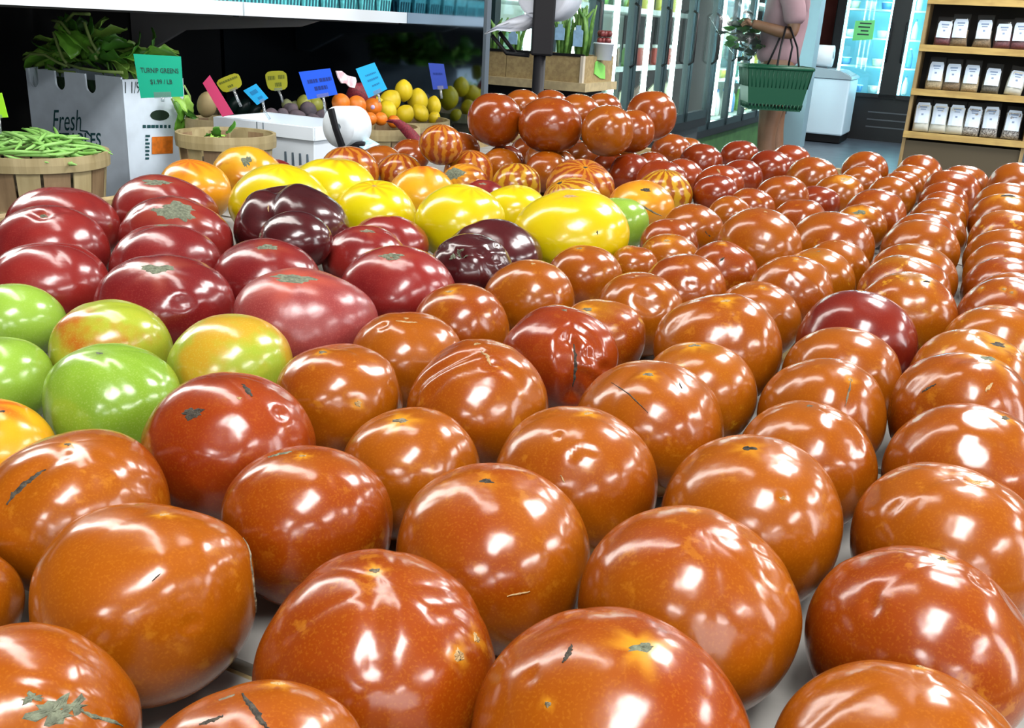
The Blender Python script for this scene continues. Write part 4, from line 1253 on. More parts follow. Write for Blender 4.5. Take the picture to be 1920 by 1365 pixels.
def card(c, Y, col, label, prints=(), round_=False, stem=None, ink=None, ptxt=()):
    cx, cy = sum(p[0] for p in c) / 4, sum(p[1] for p in c) / 4
    O = at_d(cx, cy, Y)
    o = empty('price_card', O, 0, label, 'price card', 'price cards on the produce rack')
    f = quadmap(c, Y, O)
    if round_:
        out = []
        for k in range(20):
            g = 2 * math.pi * k / 20
            a, b = math.cos(g), math.sin(g)
            s = 1 / (abs(a) ** 4 + abs(b) ** 4) ** .25
            out.append((.5 + .5 * a * s, .5 + .5 * b * s))
    else:
        out = [(0, 0), (1, 0), (1, 1), (0, 1)]
    n = len(out)
    vs = [np.array(f(*p)) for p in out]
    vs = vs + [p + np.array([0, .0015, 0]) for p in vs]
    MB().add(vs, [tuple(range(n)), tuple(range(n, 2 * n))[::-1]] + [(i, n + i, n + (i + 1) % n, (i + 1) % n) for i in range(n)]).build('card_sheet', plain('card_' + label.split()[0], col, .6), o)
    g = quadmap(c, Y, O, .0012)
    if prints:
        m = MB()
        rg = random.Random(len(label))
        for (s0, s1, t, h) in prints:
            s = s0
            while s < s1:
                e = min(s1, s + rg.uniform(.04, .10))
                m.add([g(s, t - h / 2), g(e, t - h / 2), g(e, t + h / 2), g(s, t + h / 2)], [(0, 1, 2, 3)])
                s = e + .02
        tag(m.build('print', ink or INK, o), kind='stuff')
    for (txt, s0, s1, t0, t1) in ptxt:
        letters(txt, lambda a, b, s0=s0, s1=s1, t0=t0, t1=t1: g(s0 + (s1 - s0) * a, t0 + (t1 - t0) * b), INK, o, bold=.012)
    if stem:
        m = MB()
        m.add([g(.32, -.02), g(.72, -.02), g(.72, .13), g(.32, .13)], [(0, 1, 2, 3)])
        a = np.array(g(.52, 0))
        pts = [a] + [at_d(x, y, Y) - O for x, y in stem]
        m.tube(pts, .004, 6)
        m.build('clip', CLIP, o)
    return o


BLUEINK = plain('blue_print', (.004, .03, .25), .7)
CYINK = plain('cyan_print', (.01, .22, .50), .7)
YINK = plain('olive_print', (.12, .14, .005), .7)
PINK_ = plain('pink_print', (.35, .015, .06), .7)
LINK = plain('green_print', (.06, .25, .02), .7)
card([(250, 101), (339, 106), (344, 181), (264, 184)], 2.42, (0.0, 0.42, 0.26), 'teal green card reading turnip greens, clipped to the white carton', stem=[(305, 190)],
     ptxt=[('TURNIP GREENS', .10, .93, .58, .70), ('$1.99 / LB', .28, .77, .30, .43)])
card([(393, 141), (380, 156), (417, 219), (438, 214)], 2.60, (0.62, 0.045, 0.16), 'long pink card leaning steeply over the white tray', ink=PINK_, prints=[])
card([(402, 152), (446, 134), (456, 162), (420, 176)], 2.70, (0.36, 0.36, 0.012), 'olive yellow tag behind the pink card', [(.1, .9, .72, .13), (.35, .6, .32, .14)], True, [(445, 185), (452, 200)], YINK)
card([(456, 170), (480, 157), (503, 184), (482, 197)], 2.75, (0.01, 0.42, 0.85), 'small cyan tag tilted over the dark squash', [(.25, .75, .66, .22), (.4, .75, .25, .14)], False, [(496, 208), (506, 224)], CYINK)
card([(495, 134), (537, 132), (540, 168), (503, 171)], 3.05, (0.36, 0.36, 0.012), 'rounded olive yellow tag above the pale bulbs', [(.12, .45, .66, .2), (.6, .9, .68, .2), (.4, .72, .3, .2)], True, [(528, 182), (530, 192)], YINK)
card([(560, 135), (619, 128), (633, 177), (577, 187)], 2.85, (0.005, 0.10, 0.80), 'large royal blue card between the limes and the net bag', [(.18, .5, .62, .13), (.56, .95, .62, .13), (.33, .75, .34, .14)], False, [(608, 192), (611, 214)], BLUEINK)
card([(667, 129), (702, 117), (726, 167), (691, 184)], 3.00, (0.01, 0.45, 0.85), 'sky blue card beside the net bag and the lemons', [(.3, .85, .68, .05), (.3, .85, .50, .06), (.4, .8, .30, .05)], False, [(711, 184), (712, 192)], CYINK)
card([(-26, 176), (3, 174), (15, 220), (-20, 222)], 2.05, (0.36, 0.80, 0.02), 'lime green card beside the bean basket', [(.3, .7, .6, .1)], False, [(0, 250)], LINK)
card([(803, 118), (832, 120), (840, 166), (812, 168)], 3.16, (0.02, 0.06, 0.42), 'dark blue card behind the lemons by the mirror panel', [(.2, .8, .6, .08)], False, [(828, 185)], BLUEINK)  # darker card put in as the blue card's mirror reflection

# ---- the carton of turnip greens
cu_, cv_, cz_ = uvz(at_u(226, 146, 2.02))
BW, BD = .43, .225
BH = cz_ - DECK
ct = empty('vegetable_carton', S(2.02, cv_, DECK + .0015), ROT, 'white cardboard carton of greens printed fresh vegetables', 'carton')


def notch(xs, w, h, r, dep):
    """outline of a panel of width w, height h with round-bottomed notches in its top edge"""
    out = [(0, 0), (w, 0), (w, h)]
    for x in sorted(xs, reverse=True):
        out.append((x + r, h))
        out += [(x + r * math.cos(g), h - dep + r - r * abs(math.sin(g)) if False else h - (dep - r) - r * math.sin(g)) for g in [math.pi * i / 8 for i in range(9)]]
        out.append((x - r, h))
    out.append((0, h))
    return out


nx = [uvz(at_u(x, 150, 2.02))[1] - cv_ + BW - .05 for x in (63, 112, 169)]
fo = notch(nx, BW - .05, BH, .020, .052)
MB().prism([(x - BW + .05, z) for x, z in fo], 0, .006, 'y').build('front_panel', CARDW, ct)
MB().prism([(0.0, 0), (.006, 0), (.006, BD), (0, BD)], 0, BH * .985).build('side_panel', CARDW, ct)
MB().prism([(-BW, .075), (-BW + .055, 0.0), (-BW + .06, .006), (-BW + .006, .079)], 0, BH * 1.0).build('corner_panel', CARDW, ct)
MB().prism([(-BW, .075), (-BW + .006, .075), (-BW + .006, BD), (-BW, BD)], 0, BH * .98).build('side_panel', CARDW, ct)
MB().prism([(-BW, BD), (0.006, BD), (.006, BD + .006), (-BW, BD + .006)], 0, BH * .98).build('rear_panel', CARDW, ct)
MB().prism([(-BW + .01, .08), (-BW + .06, .01), (-.002, .01), (-.002, BD), (-BW + .01, BD)], BH * .75, BH * .76).build('inner_shadow', BASE_DARK, ct)  # dark plate put in as the shade inside the carton
MB().box((-BW / 2 + .03, .030, BH * .72), (BW - .08, .004, BH * .46)).build('inner_shadow', plain('packed_greens', (.012, .045, .012), .8, var=.6, scale=60), ct)  # flat plate for the packed greens, their shade painted into its dark green


def on_front(x0, x1, y0, y1):
    """maps the unit square to the front panel between pixel columns/rows (top row y1 first)"""
    def f(a, b):
        u, v, z = uvz(at_u(x0 + (x1 - x0) * a, y0 + (y1 - y0) * b, 2.02))
        return (v - cv_, -.0012, z - DECK)
    return f


def on_side(x0, x1, y0, y1, k=.0075):
    def f(a, b):
        u, v, z = uvz(at_v(x0 + (x1 - x0) * a, y0 + (y1 - y0) * b, cv_ + .006))
        return (k, u - 2.02, z - DECK)
    return f


TEALINK = plain('teal_ink', (.01, .075, .085), .8)
letters('Fresh', on_front(100, 153, 246, 207), TEALINK, ct, shear=.12)
MB().add([on_front(150, 174, 247, 243)(a, b) for a, b in ((0, .0), (.45, -.3), (.9, -3), (1, -3), (.6, .3), (0, .6))], [(0, 1, 4, 5), (1, 2, 3, 4)]).build('flourish', TEALINK, ct)
letters('VEGETABLES', on_front(64, 190, 276, 250), TEALINK, ct, bold=.015)
letters('1 1/9', on_side(234, 262, 176, 154), INK, ct)
f = on_side(283, 321, 160, 121)
f = on_side(281, 317, 227, 207)
MB().add([f(.5 + .5 * math.cos(g), .5 + .5 * math.sin(g)) for g in [2 * math.pi * k / 16 for k in range(16)]], [tuple(range(16))]).build('hand_hole', plain('hole_shadow', (.01, .03, .015), .9), ct)
f = on_side(284, 323, 290, 256, .0085)
MB().add([f(0, 0), f(1, .05), f(1, 1), f(0, .95)], [(0, 1, 2, 3)]).build('orange_sticker', plain('orange_sticker_paper', (.80, .20, .01), .6, var=.35, scale=60), ct)
m = MB()
rg = random.Random(2)
for k in range(7):
    f = on_side(272, 281, 258 + k * 7, 254 + k * 7)
    m.add([f(0, 0), f(rg.uniform(.6, 1), 0), f(rg.uniform(.6, 1), 1), f(0, 1)], [(0, 1, 2, 3)])
for k in range(7):
    f = on_side(267 + k * 8, 267 + k * 8 + rg.uniform(4, 7), 241, 235)
    m.add([f(0, 0), f(1, 0), f(1, 1), f(0, 1)], [(0, 1, 2, 3)])
tag(m.build('print', TEALINK, ct), kind='stuff')

# the greens
LEAF = [plain('leaf_green', (0.22, 0.58, 0.06), .35, var=.5, scale=14), plain('leaf_dark', (0.10, 0.34, 0.04), .35, var=.5, scale=14), plain('leaf_light', (0.40, 0.74, 0.12), .35, var=.4, scale=14)]
STEMM = plain('leaf_stem', (0.36, 0.52, 0.15), .45, var=.2)
Pg = at_u(150, 110, 2.16)
tg = empty('turnip_greens', Pg, 0, 'heap of turnip greens rising out of the white carton', 'greens')
rg = random.Random(8)
leafm = []
for k in range(6):
    L, Wd = rg.uniform(.11, .15), rg.uniform(.030, .042)
    bend, fold = rg.uniform(-1.0, 1.2), rg.uniform(.2, .9)
    vs, fs = [], []
    nl = 9
    for i in range(nl):
        t = i / (nl - 1)
        ang = bend * t
        x = L * t * math.cos(ang * .5)
        z = L * t * math.sin(ang * .5)
        wd = Wd * (math.sin(math.pi * min(1, t * .93 + .05)) ** .7) * (1 + .18 * math.sin(t * 17 + k))
        for s in (-1, -.5, 0, .5, 1):
            vs.append((x, wd * s, z + fold * abs(s) * wd * .6 + .006 * math.sin(t * 14 + s * 5 + k) * abs(s)))
    for i in range(nl - 1):
        for j in range(4):
            fs.append((i * 5 + j, i * 5 + j + 1, i * 5 + j + 6, i * 5 + j + 5))
    leafm.append((vs, fs))
protos = {}
spots = [(140, 40, -1), (120, 50, 1.2), (160, 62, .2), (90, 62, 2.4), (105, 75, 2.0), (75, 85, 2.8), (60, 105, 3.0), (50, 118, 3.2), (190, 78, .1), (205, 85, .3), (220, 95, .2), (235, 110, -.2), (180, 100, .5), (150, 90, 1.0), (130, 85, 1.6), (115, 100, 2.2), (95, 110, 2.6), (75, 128, 3.0), (165, 118, .4), (200, 112, .1), (140, 110, 1.4), (215, 130, -.2), (185, 128, -.1), (120, 128, 2.8), (55, 135, 3.3), (260, 100, .6), (285, 98, .4), (305, 100, .3), (275, 108, .2), (235, 125, 0), (150, 75, 1.2), (128, 62, 1.5), (170, 48, .9), (148, 55, 1.7), (110, 90, 2.4), (240, 92, .2), (170, 85, .7), (130, 120, 2.0), (84, 112, 2.9), (225, 112, .2), (66, 122, 2.7), (145, 125, .9)]
spots += [(x + 9, y - 6, a + .5) for x, y, a in spots[::2]] + [(x - 8, y + 5, a - .4) for x, y, a in spots[1::2]]
for k, (x, y, a) in enumerate(spots):
    key = (k % 6, k % 3)
    if key not in protos:
        lf = MB().add(*leafm[k % 6], True).build('leaf', LEAF[k % 3], tg)
        sm = lf.modifiers.new('thick', 'SOLIDIFY')
        sm.thickness = .0012
        protos[key] = lf
    else:
        lf = protos[key].copy()
        COL.objects.link(lf)
        lf.parent = tg
    P = at_u(x, y, 2.02 + .14 + rg.uniform(-.07, .07)) - Pg
    P = P + V * max(0.0, -2.60 - (P + Pg).dot(V))
    P[2] = min(max(P[2], BH + DECK - Pg[2] + .035), 1.10 - Pg[2])
    lf.location = tuple(P - np.array([math.cos(a) * .05, 0, math.sin(a) * .03]))
    lf.rotation_euler = (rg.uniform(-1.0, .4), -.6 * math.sin(a) + rg.uniform(-.3, .3), a if math.cos(a) > 0 else a)
    s = rg.uniform(.75, 1.0)
    lf.scale = (s, s, s)
for pts in ([(44, 112), (60, 101), (85, 103), (110, 118), (128, 124)], [(98, 38), (115, 42), (130, 62), (136, 85), (140, 110)], [(124, 40), (138, 25), (158, 22), (168, 26)], [(158, 42), (164, 60), (172, 80), (185, 100)], [(100, 60), (108, 85), (118, 110), (128, 122)], [(165, 88), (176, 100), (182, 112)], [(120, 118), (150, 128), (190, 134), (230, 136)], [(90, 122), (110, 134), (140, 136)]):
    MB().tube([(lambda p: np.array([p[0], p[1], min(p[2], 1.172)]))(at_u(x, y, 2.08)) - Pg for x, y in pts], .0045, 7).build('stem', STEMM, tg)
for pts in ([(322, 185), (333, 210), (345, 235), (352, 262), (365, 286)], [(345, 160), (356, 180), (358, 205)], [(330, 190), (350, 200), (352, 225)]):
    MB().tube([at_v(x, y, cv_ + .035) - Pg for x, y in pts], [.003] * (len(pts) - 1) + [.0045], 7).build('stem', STEMM, tg)
for k, (x, y, a) in enumerate([(325, 190, -1.0), (340, 196, -1.2), (348, 178, -1.5), (336, 215, -1.5), (352, 210, -1.3), (318, 178, -.6)]):
    lf = protos[(k % 6, k % 3)].copy()
    COL.objects.link(lf)
    lf.parent = tg
    lf.location = tuple(at_v(x, y, cv_ + .045) - Pg)
    lf.rotation_euler = (rg.uniform(-.8, .8), -a, rg.uniform(-.3, .3))
    lf.scale = (.55, .5, .55)
# loose leaves in the small basket
lo = empty('loose_leaves', leaf_P + np.array([0, 0, .004]), 0, 'few loose green leaves lying in the small basket', 'leaves')
for k in range(9):
    lf = protos[(k % 6, k % 3)].copy()
    COL.objects.link(lf)
    lf.parent = lo
    lf.location = (rg.uniform(-.05, .0), rg.uniform(-.05, .05), -.030 + rg.uniform(0, .02))
    lf.rotation_euler = (rg.uniform(-.5, .5), rg.uniform(-.3, .3), rg.uniform(0, 6.2))
    lf.scale = (.36, .36, .36)

# ---- white plastic tray
P = at_u(588, 239, 2.16)
tu, tv, tz = uvz(P)
tw, td, th_ = .34, .225, .135
tr = empty('plastic_tray', S(2.16, tv, DECK + .0015), ROT, 'white ribbed plastic tray standing behind the small leaf basket', 'tray')
zt = tz - DECK - .0015
m = MB()
a = .012
o4 = [(-tw, 0), (0, 0), (0, td), (-tw, td)]
i4 = [(-tw + a, a), (-a, a), (-a, td - a), (-tw + a, td - a)]
b4 = [(-tw + .02, .02), (-.02, .02), (-.02, td - .02), (-tw + .02, td - .02)]
zb = 0.0
vs = [(x, y, zb) for x, y in b4] + [(x, y, zt) for x, y in o4] + [(x, y, zt) for x, y in i4] + [(x, y, zt - .06) for x, y in i4]
fs = [(3, 2, 1, 0)] + [(k, (k + 1) % 4, 4 + (k + 1) % 4, 4 + k) for k in range(4)] + [(4 + k, 4 + (k + 1) % 4, 8 + (k + 1) % 4, 8 + k) for k in range(4)] + [(8 + k, 8 + (k + 1) % 4, 12 + (k + 1) % 4, 12 + k) for k in range(4)] + [(12, 13, 14, 15)]
m.add(vs, fs).build('shell', WHITEP, tr)
MB().box((-tw / 2, -.003, zt - .018), (tw + .008, .010, .034)).box((.003, td / 2, zt - .018), (.010, td + .008, .034)).build('lip', WHITEP, tr)
for x in (-.025, -.05, -.075, -.10, -.22, -.30):
    MB().box((x, .006, zt * .42), (.003, .012, zt * .62)).build('rib', plain('tray_groove', (.10, .14, .17), .6) if x == -.025 else bpy.data.materials['tray_groove'], tr)
for x in (-.165, -.187):
    MB().box((x, -.009, zt - .018), (.002, .002, .034)).build('strap', bpy.data.materials['tray_groove'], tr)

# ---- label roll on its black stand, at the table's edge
P = at_z(648, 276, TABLE)
rl = empty('label_roll', P, 0, 'white paper roll on a black stand at the table edge', 'paper roll')


def lp(x, y, dy=0.0):
    return at_d(x, y, P[1] + dy) - P


a_, b_ = lp(634, 238, -.015), lp(668, 236, .045)
axd = Vector(b_ - a_)
L_ = axd.length
q = axd.to_track_quat('Z', 'Y')
RR = 37 / FPX * P[1] * 1.0
m = MB().lathe([(.008, 0), (RR, 0), (RR, .001), (RR * .985, L_), (.008, L_), (.008, 0)], 40)
m.v = [tuple(q @ Vector(p) + Vector(a_)) for p in m.v]
m.build('paper', plain('roll_paper', (.80, .88, .94), .7, var=.08, scale=60), rl)
MB().tube([lp(620, 204, -.035), lp(629, 240, -.035), lp(641, 274, -.030)], [.009, .008, .009], 6, smooth=False).build('arm', BLACKP, rl)
MB().bev(tuple(lp(664, 271, .02) * np.array([1, 1, 0]) + np.array([0, 0, .008])), (.065, .07, .016), .004).build('stand_base', BLACKP, rl)
sh = [lp(x, y, d) for x, y, d in ((650, 262, .02), (686, 256, .03), (712, 270, .0), (684, 280, -.03))]
MB().add(sh + [p + np.array([0, 0, -.001]) for p in sh], [(3, 2, 1, 0), (4, 5, 6, 7), (0, 1, 5, 4), (1, 2, 6, 5), (2, 3, 7, 6), (3, 0, 4, 7)]).build('loose_label', plain('label_paper', (.70, .82, .88), .6, var=.3, scale=90, col2=(.25, .55, .6)), rl)

# ------------------------------------------------------------------ glass-door coolers along the side wall
FRAME = plain('cooler_frame', (0.018, 0.040, 0.045), 0.35)
FRAMEB = plain('cooler_black', (0.006, 0.007, 0.008), 0.4)
GLASS = clear('cooler_glass', (0.86, 0.95, 0.95), .10, .02)
INNER = plain('cooler_inside', (0.75, 0.82, 0.76), 0.6)
SHELFW = plain('cooler_wire_shelf', (0.55, 0.60, 0.58), 0.4)
LED = emit('cooler_led', (0.86, 1.0, 0.95), 32.0)
SLATE = plain('dark_slate_panel', (0.045, 0.055, 0.060), 0.45)
GREENP = plain('green_kick_panel', (0.07, 0.20, 0.055), 0.6, var=.3, scale=8)

ITEMC = {'white': (.75, .78, .74), 'cream': (.70, .66, .45), 'green': (.16, .36, .07), 'dark green': (.04, .12, .05), 'brown': (.16, .07, .03), 'red': (.42, .05, .03), 'blue': (.10, .25, .50), 'yellow': (.62, .55, .08)}
ITEMM = {k: plain('pack_' + k.replace(' ', '_'), c, .4) for k, c in ITEMC.items()}
ITEMP = {}
STO = ['first', 'second', 'third', 'fourth', 'fifth', 'sixth', 'seventh', 'eighth', 'ninth', 'tenth']


def item(kind, col, P, label, group):
    key = (kind, col)
    if key not in ITEMP:
        m = MB()
        if kind == 'bottle':
            m.lathe([(.001, 0), (.034, 0), (.036, .02), (.036, .13), (.030, .16), (.014, .20), (.014, .225), (.001, .225)], 14)
            o = m.build(kind, ITEMM[col])
            MB().lathe([(.001, .245), (.016, .245), (.016, .222), (.001, .222)], 10).build('cap', ITEMM['white' if col != 'white' else 'blue'], o)
        elif kind == 'carton':
            m.box((0, 0, .09), (.075, .075, .18)).prism([(-.0375, .18), (.0375, .18), (0, .225)], -.0375, .0375, 'y')
            o = m.build(kind, ITEMM[col])
        elif kind == 'jar':
            m.lathe([(.001, 0), (.04, 0), (.043, .015), (.043, .10), (.036, .118), (.036, .125), (.001, .125)], 14)
            o = m.build(kind, ITEMM[col])
            MB().lathe([(.001, .145), (.038, .145), (.038, .122), (.001, .122)], 12).build('lid', ITEMM['white'], o)
        else:
            m.lathe([(.001, 0), (.055, 0), (.068, .07), (.068, .078), (.001, .082)], 16)
            o = m.build('tub', ITEMM[col])
            MB().lathe([(.001, .092), (.071, .090), (.071, .078), (.001, .076)], 16).build('lid', ITEMM['white'], o)
        ITEMP[key] = o
    else:
        o = copy_tree(ITEMP[key])
    o.location = tuple(P)
    return tag(o, label, kind, group)


def cooler(u0, n, pitch, vf, sill, base_mat, label, which, dep=.72, top=2.05):
    L = n * pitch
    o = empty('glass_door_cooler', S(u0, vf, 0), ROT, label, 'cooler')
    q = lambda u, v, z: (v, u, z)                       # v measured from the door plane, u from the near end
    MB().box(q(L / 2, -dep / 2 - .03, sill / 2), (dep, L, sill)).build('base', base_mat, o)
    MB().box(q(L / 2, .0, sill - .03), (.06, L, .06)).build('sill', FRAMEB, o)
    MB().box(q(L / 2, -dep - .01, (sill + top) / 2), (.03, L, top - sill)).build('rear_wall', INNER, o)
    MB().box(q(L / 2, -dep / 2, sill + .006), (dep, L, .012)).build('inner_floor', INNER, o)
    MB().box(q(L / 2, -dep / 2, top + .12), (dep + .06, L, .24)).build('top_box', FRAMEB, o)
    for e, u in (('end_panel', .0), ('end_panel', L)):
        MB().box(q(u, -dep / 2 - .02, (sill + top) / 2), (dep + .04, .03, top - sill)).build(e, FRAMEB, o)
    for zs in (sill + .36, sill + .72, sill + 1.08):
        m = MB()
        m.box(q(L / 2, -dep / 2 - .05, zs), (dep - .22, L - .05, .012)).box(q(L / 2, -.16, zs + .012), (.012, L - .05, .03))
        m.build('wire_shelf', SHELFW, o)
    rg = random.Random(int(u0 * 10))
    for k in range(n):
        d = empty('door', (0, 0, 0))
        d.parent = o
        a, b = k * pitch + .008, (k + 1) * pitch - .008
        m = MB()
        for uu in (a + .026, b - .026):
            m.box(q(uu, .015, (sill + top) / 2), (.04, .052, top - sill))
        for zz in (sill + .03, top - .03):
            m.box(q((a + b) / 2, .015, zz), (.04, b - a, .06))
        m.build('door_frame', FRAME, d)
        MB().box(q((a + b) / 2, .015, (sill + top) / 2), (.006, b - a - .10, top - sill - .11)).build('door_glass', GLASS, d)
        MB().tube([q(b - .05, .035, 1.0), q(b - .05, .065, 1.02), q(b - .05, .065, 1.34), q(b - .05, .035, 1.36)], .009, 8).build('door_handle', FRAMEB, d)
        MB().box(q(a + .002, -.10, (sill + top) / 2), (.03, .02, top - sill - .15)).build('light_strip', LED, o)
        for si, zs in enumerate((sill + .012, sill + .366, sill + .726)):
            kind, col = rg.choice([('bottle', 'white'), ('carton', 'cream'), ('jar', 'yellow'), ('tub', 'green'), ('tub', 'white'), ('bottle', 'green'), ('jar', 'brown'), ('carton', 'white'), ('jar', 'red'), ('bottle', 'dark green'), ('carton', 'blue')])
            for j in range(4):
                c2 = col if rg.random() < .7 else rg.choice(list(ITEMC))
                uu = a + .098 + j * (b - a - .19) / 3
                item(kind, c2, S(u0 + uu, vf - .26 - .03 * (j % 2), zs + .008), '%s %s, %s on the %s shelf behind the %s door of %s' % (c2, kind, STO[j], ['bottom', 'middle', 'upper'][si], STO[k], which), '%ss in the glass-door coolers' % kind)
    return o


cooler(3.90, 6, .622, -2.03, .60, SLATE, 'glass-door cooler with a dark slate base behind the wooden crate', 'the slate-based cooler')
cooler(7.72, 8, .622, -2.20, .44, GREENP, 'glass-door cooler with a green kick panel behind the shopper', 'the green-based cooler')

# ------------------------------------------------------------------ wooden crate stand with herbs in front of the cooler
cu, cvv, czt = uvz(at_u(1095, 106, 3.62))
zc0 = uvz(at_u(1095, 160, 3.62))[2]
zl = uvz(at_u(1095, 157, 3.60))[2]
zb = uvz(at_u(1095, 173, 3.60))[2]
st = empty('crate_stand', S(3.62, cvv, 0), ROT, 'tan wooden crate stand with a ledge in front of the slate-based cooler', 'crate stand')
W_, D_ = .50, .33
for k in range(3):
    w3 = W_ / 3
    MB().box((-w3 * (k + .5), .008, (czt + zl) / 2), (w3 - .003, .016, czt - zl)).build('front_board', TAN, st)
MB().box((-.008, D_ / 2, (czt + zl) / 2), (.016, D_ - .034, czt - zl)).build('side_board', TAN, st)
MB().box((-W_ + .008, D_ / 2, (czt + zl) / 2), (.016, D_ - .034, czt - zl)).build('side_board', TAN, st)
MB().box((-W_ / 2, D_ - .008, (czt + zl) / 2), (W_, .016, czt - zl)).build('rear_board', TAN, st)
MB().box((-.003, .0, (czt + zl) / 2), (.012, .020, czt - zl + .002)).build('corner_post', plain('pale_corner', (.50, .45, .36), .7), st)
MB().box((-W_ / 2, D_ / 2, czt - .02), (W_ - .03, D_ - .034, .012)).build('tray_floor', BLACK, st)
MB().box((-W_ / 2 + .012, D_ / 2 - .012, (zl + zb) / 2), (W_ + .024, D_ + .024, zl - zb)).build('ledge', plain('ledge_tan', (.46, .37, .20), .7, var=.2, scale=40), st)
MB().box((-W_ / 2, D_ / 2, zb / 2), (W_ - .06, D_ - .06, zb)).build('pedestal', BLACK, st)
MB().box((-W_ / 2, .004, czt + .002), (W_, .014, .010)).build('top_edge', BLACK, st)
lf_ = []
for x, y in ((1118, 114), (1127, 118), (1133, 124), (1133, 148), (1124, 147), (1113, 138), (1115, 118)):
    u, v, z = uvz(at_v(x, y, cvv))
    lf_.append((u - 3.62, z))
MB().prism(lf_, .0012, .004, 'x').build('green_tag', plain('lime_tag', (.22, .62, .12), .5), st)

LEEK = plain('leek_green', (.05, .16, .03), .5, var=.4, scale=40, col2=(.16, .34, .06))
TAGB = plain('pale_blue_tag', (.32, .55, .78), .5, var=.2, scale=50)
rg = random.Random(4)
for k, (x, y0, y1, nst, lb, tagp) in enumerate([(1056, 30, 104, 11, 'bunch of long green leaves standing beside the black post', (1066, 46, 76)), (1090, 8, 104, 12, 'dark green herb bunch with a pale blue bottle-shaped tag', (1093, 48, 88)), (970, 40, 99, 8, 'green bunch under the hanging bag, other side of the black post', (976, 58, 84)), (930, 30, 97, 6, 'dark green bunch next to the mirror panel', None)]):
    P = at_u(x, y1, 3.62 + .14)
    b = empty('herb_bunch', (P[0], P[1], czt - .014), ROT, lb, 'herb bunch', 'herb bunches on the crate stand')
    H = at_u(x, y0, 3.76)[2] - czt + .014
    for j in range(nst):
        a = rg.uniform(-.028, .028)
        c = rg.uniform(-.025, .025)
        ln = rg.uniform(-.03, .03)
        pts = [(a * .6, c, 0), (a, c, H * .4), (a + ln * .5, c, H * .75), (a + ln * 1.6, c - .01, H * rg.uniform(.9, 1.0))]
        MB().tube(pts, [.007, .009, .008, .003], 6).build('stalk', LEEK, b)
    if tagp:
        z0, z1 = at_u(tagp[0], tagp[2], 3.72)[2] - czt + .014, at_u(tagp[0], tagp[1], 3.72)[2] - czt + .014
        h = z1 - z0
        w2 = .020
        MB().prism([(-w2, z0), (w2, z0), (w2, z0 + h * .75), (w2 * .5, z0 + h * .82), (w2 * .5, z1), (-w2 * .5, z1), (-w2 * .5, z0 + h * .82), (-w2, z0 + h * .75)], -.050, -.047, 'y').build('bottle_tag', TAGB, b)
P = at_u(1131, 106, 3.62 + .17)
cup = empty('berry_punnet', (P[0], P[1], czt - .0135), ROT, 'white punnet with dark red berries on the crate corner', 'punnet')
MB().lathe([(.001, 0), (.034, 0), (.040, .06), (.043, .06), (.043, .066), (.036, .066), (.030, .01), (.001, .01)], 20).build('cup', WHITEP, cup)
m = MB()
for k in range(16):
    g = k * 2.4
    r = .026 * math.sqrt((k % 8 + .5) / 8)
    m.ball((r * math.cos(g), r * math.sin(g), .062 + .026 * (k // 8) + .012), .013, 8, 6)
tag(m.build('berries', plain('berry_red', (.20, .03, .03), .4, var=.5, scale=60), cup), kind='stuff')

# ------------------------------------------------------------------ black post with a roll of thin bags
P0 = at_d(1010, 140, 3.05)
po = empty('bag_post', (P0[0], P0[1], 0), 0, 'black post holding a roll of thin plastic bags behind the raised pile', 'bag dispenser')


def pl(x, y, dy=0.0):
    return at_d(x, y, P0[1] + dy) - np.array([P0[0], P0[1], 0])


MB().tube([(0, 0, .02), (0, 0, pl(1010, 100)[2])], .0185, 14).build('pole', BLACKP, po)
MB().lathe([(.001, .02), (.15, .014), (.155, 0), (.001, 0)], 28).build('foot_plate', BLACKP, po)
zt_, zb_ = 1.52, pl(1008, 104)[2]
MB().bev((0.005, 0, (zt_ + zb_) / 2), (.066, .05, zt_ - zb_), .006).build('holder_box', BLACKP, po)
BAGF = plain('bag_film', (.62, .66, .74), .5, var=.12, scale=20)
c = pl(1031, -14, .05)
m = MB()
rr = 47 / FPX * 3.1
prof = [(.02, -.09)] + [(rr * (.30 + .70 * k / 5) - (.002 if k % 2 else 0), -.09 - (.004 if k % 2 else 0)) for k in range(6)] + [(rr, .12), (.02, .12)]
m.lathe(prof, 40)
q = Vector((.25, 1, 0)).to_track_quat('Z', 'Y')
m.v = [tuple(q @ Vector(p) + Vector(c) + Vector((0, .06, 0))) for p in m.v]
m.build('bag_roll', BAGF, po)
MB().tube([c + np.array([0, -.06, 0]), c + np.array([.02, .20, 0])], .014, 10).build('spindle', BLACKP, po)
top = [(1000, 22), (980, 28), (955, 36), (930, 48), (908, 63)]
bot = [(1000, 52), (982, 58), (955, 60), (932, 57), (909, 64)]
vs, fs = [], []
for i in range(5):
    for j in range(5):
        t = j / 4
        x = top[i][0] * (1 - t) + bot[i][0] * t
        y = top[i][1] * (1 - t) + bot[i][1] * t
        vs.append(pl(x, y, .02 + .02 * math.sin(j * 1.9 + i * 1.3)))
fs = [(i * 5 + j, i * 5 + j + 1, i * 5 + j + 6, i * 5 + j + 5) for i in range(4) for j in range(4)]
tail = MB().add(vs, fs, True).build('bag_tail', BAGF, po)
tail.modifiers.new('t', 'SOLIDIFY').thickness = .001
MB().tube([pl(922, 66, .03), pl(950, 100, .03), pl(992, 104, .01)], .006, 8).build('wire_arm', BLACKP, po)
MB().tube([pl(936, 60, .05), pl(966, 100, .05)], .006, 8).build('wire_arm', BLACKP, po)

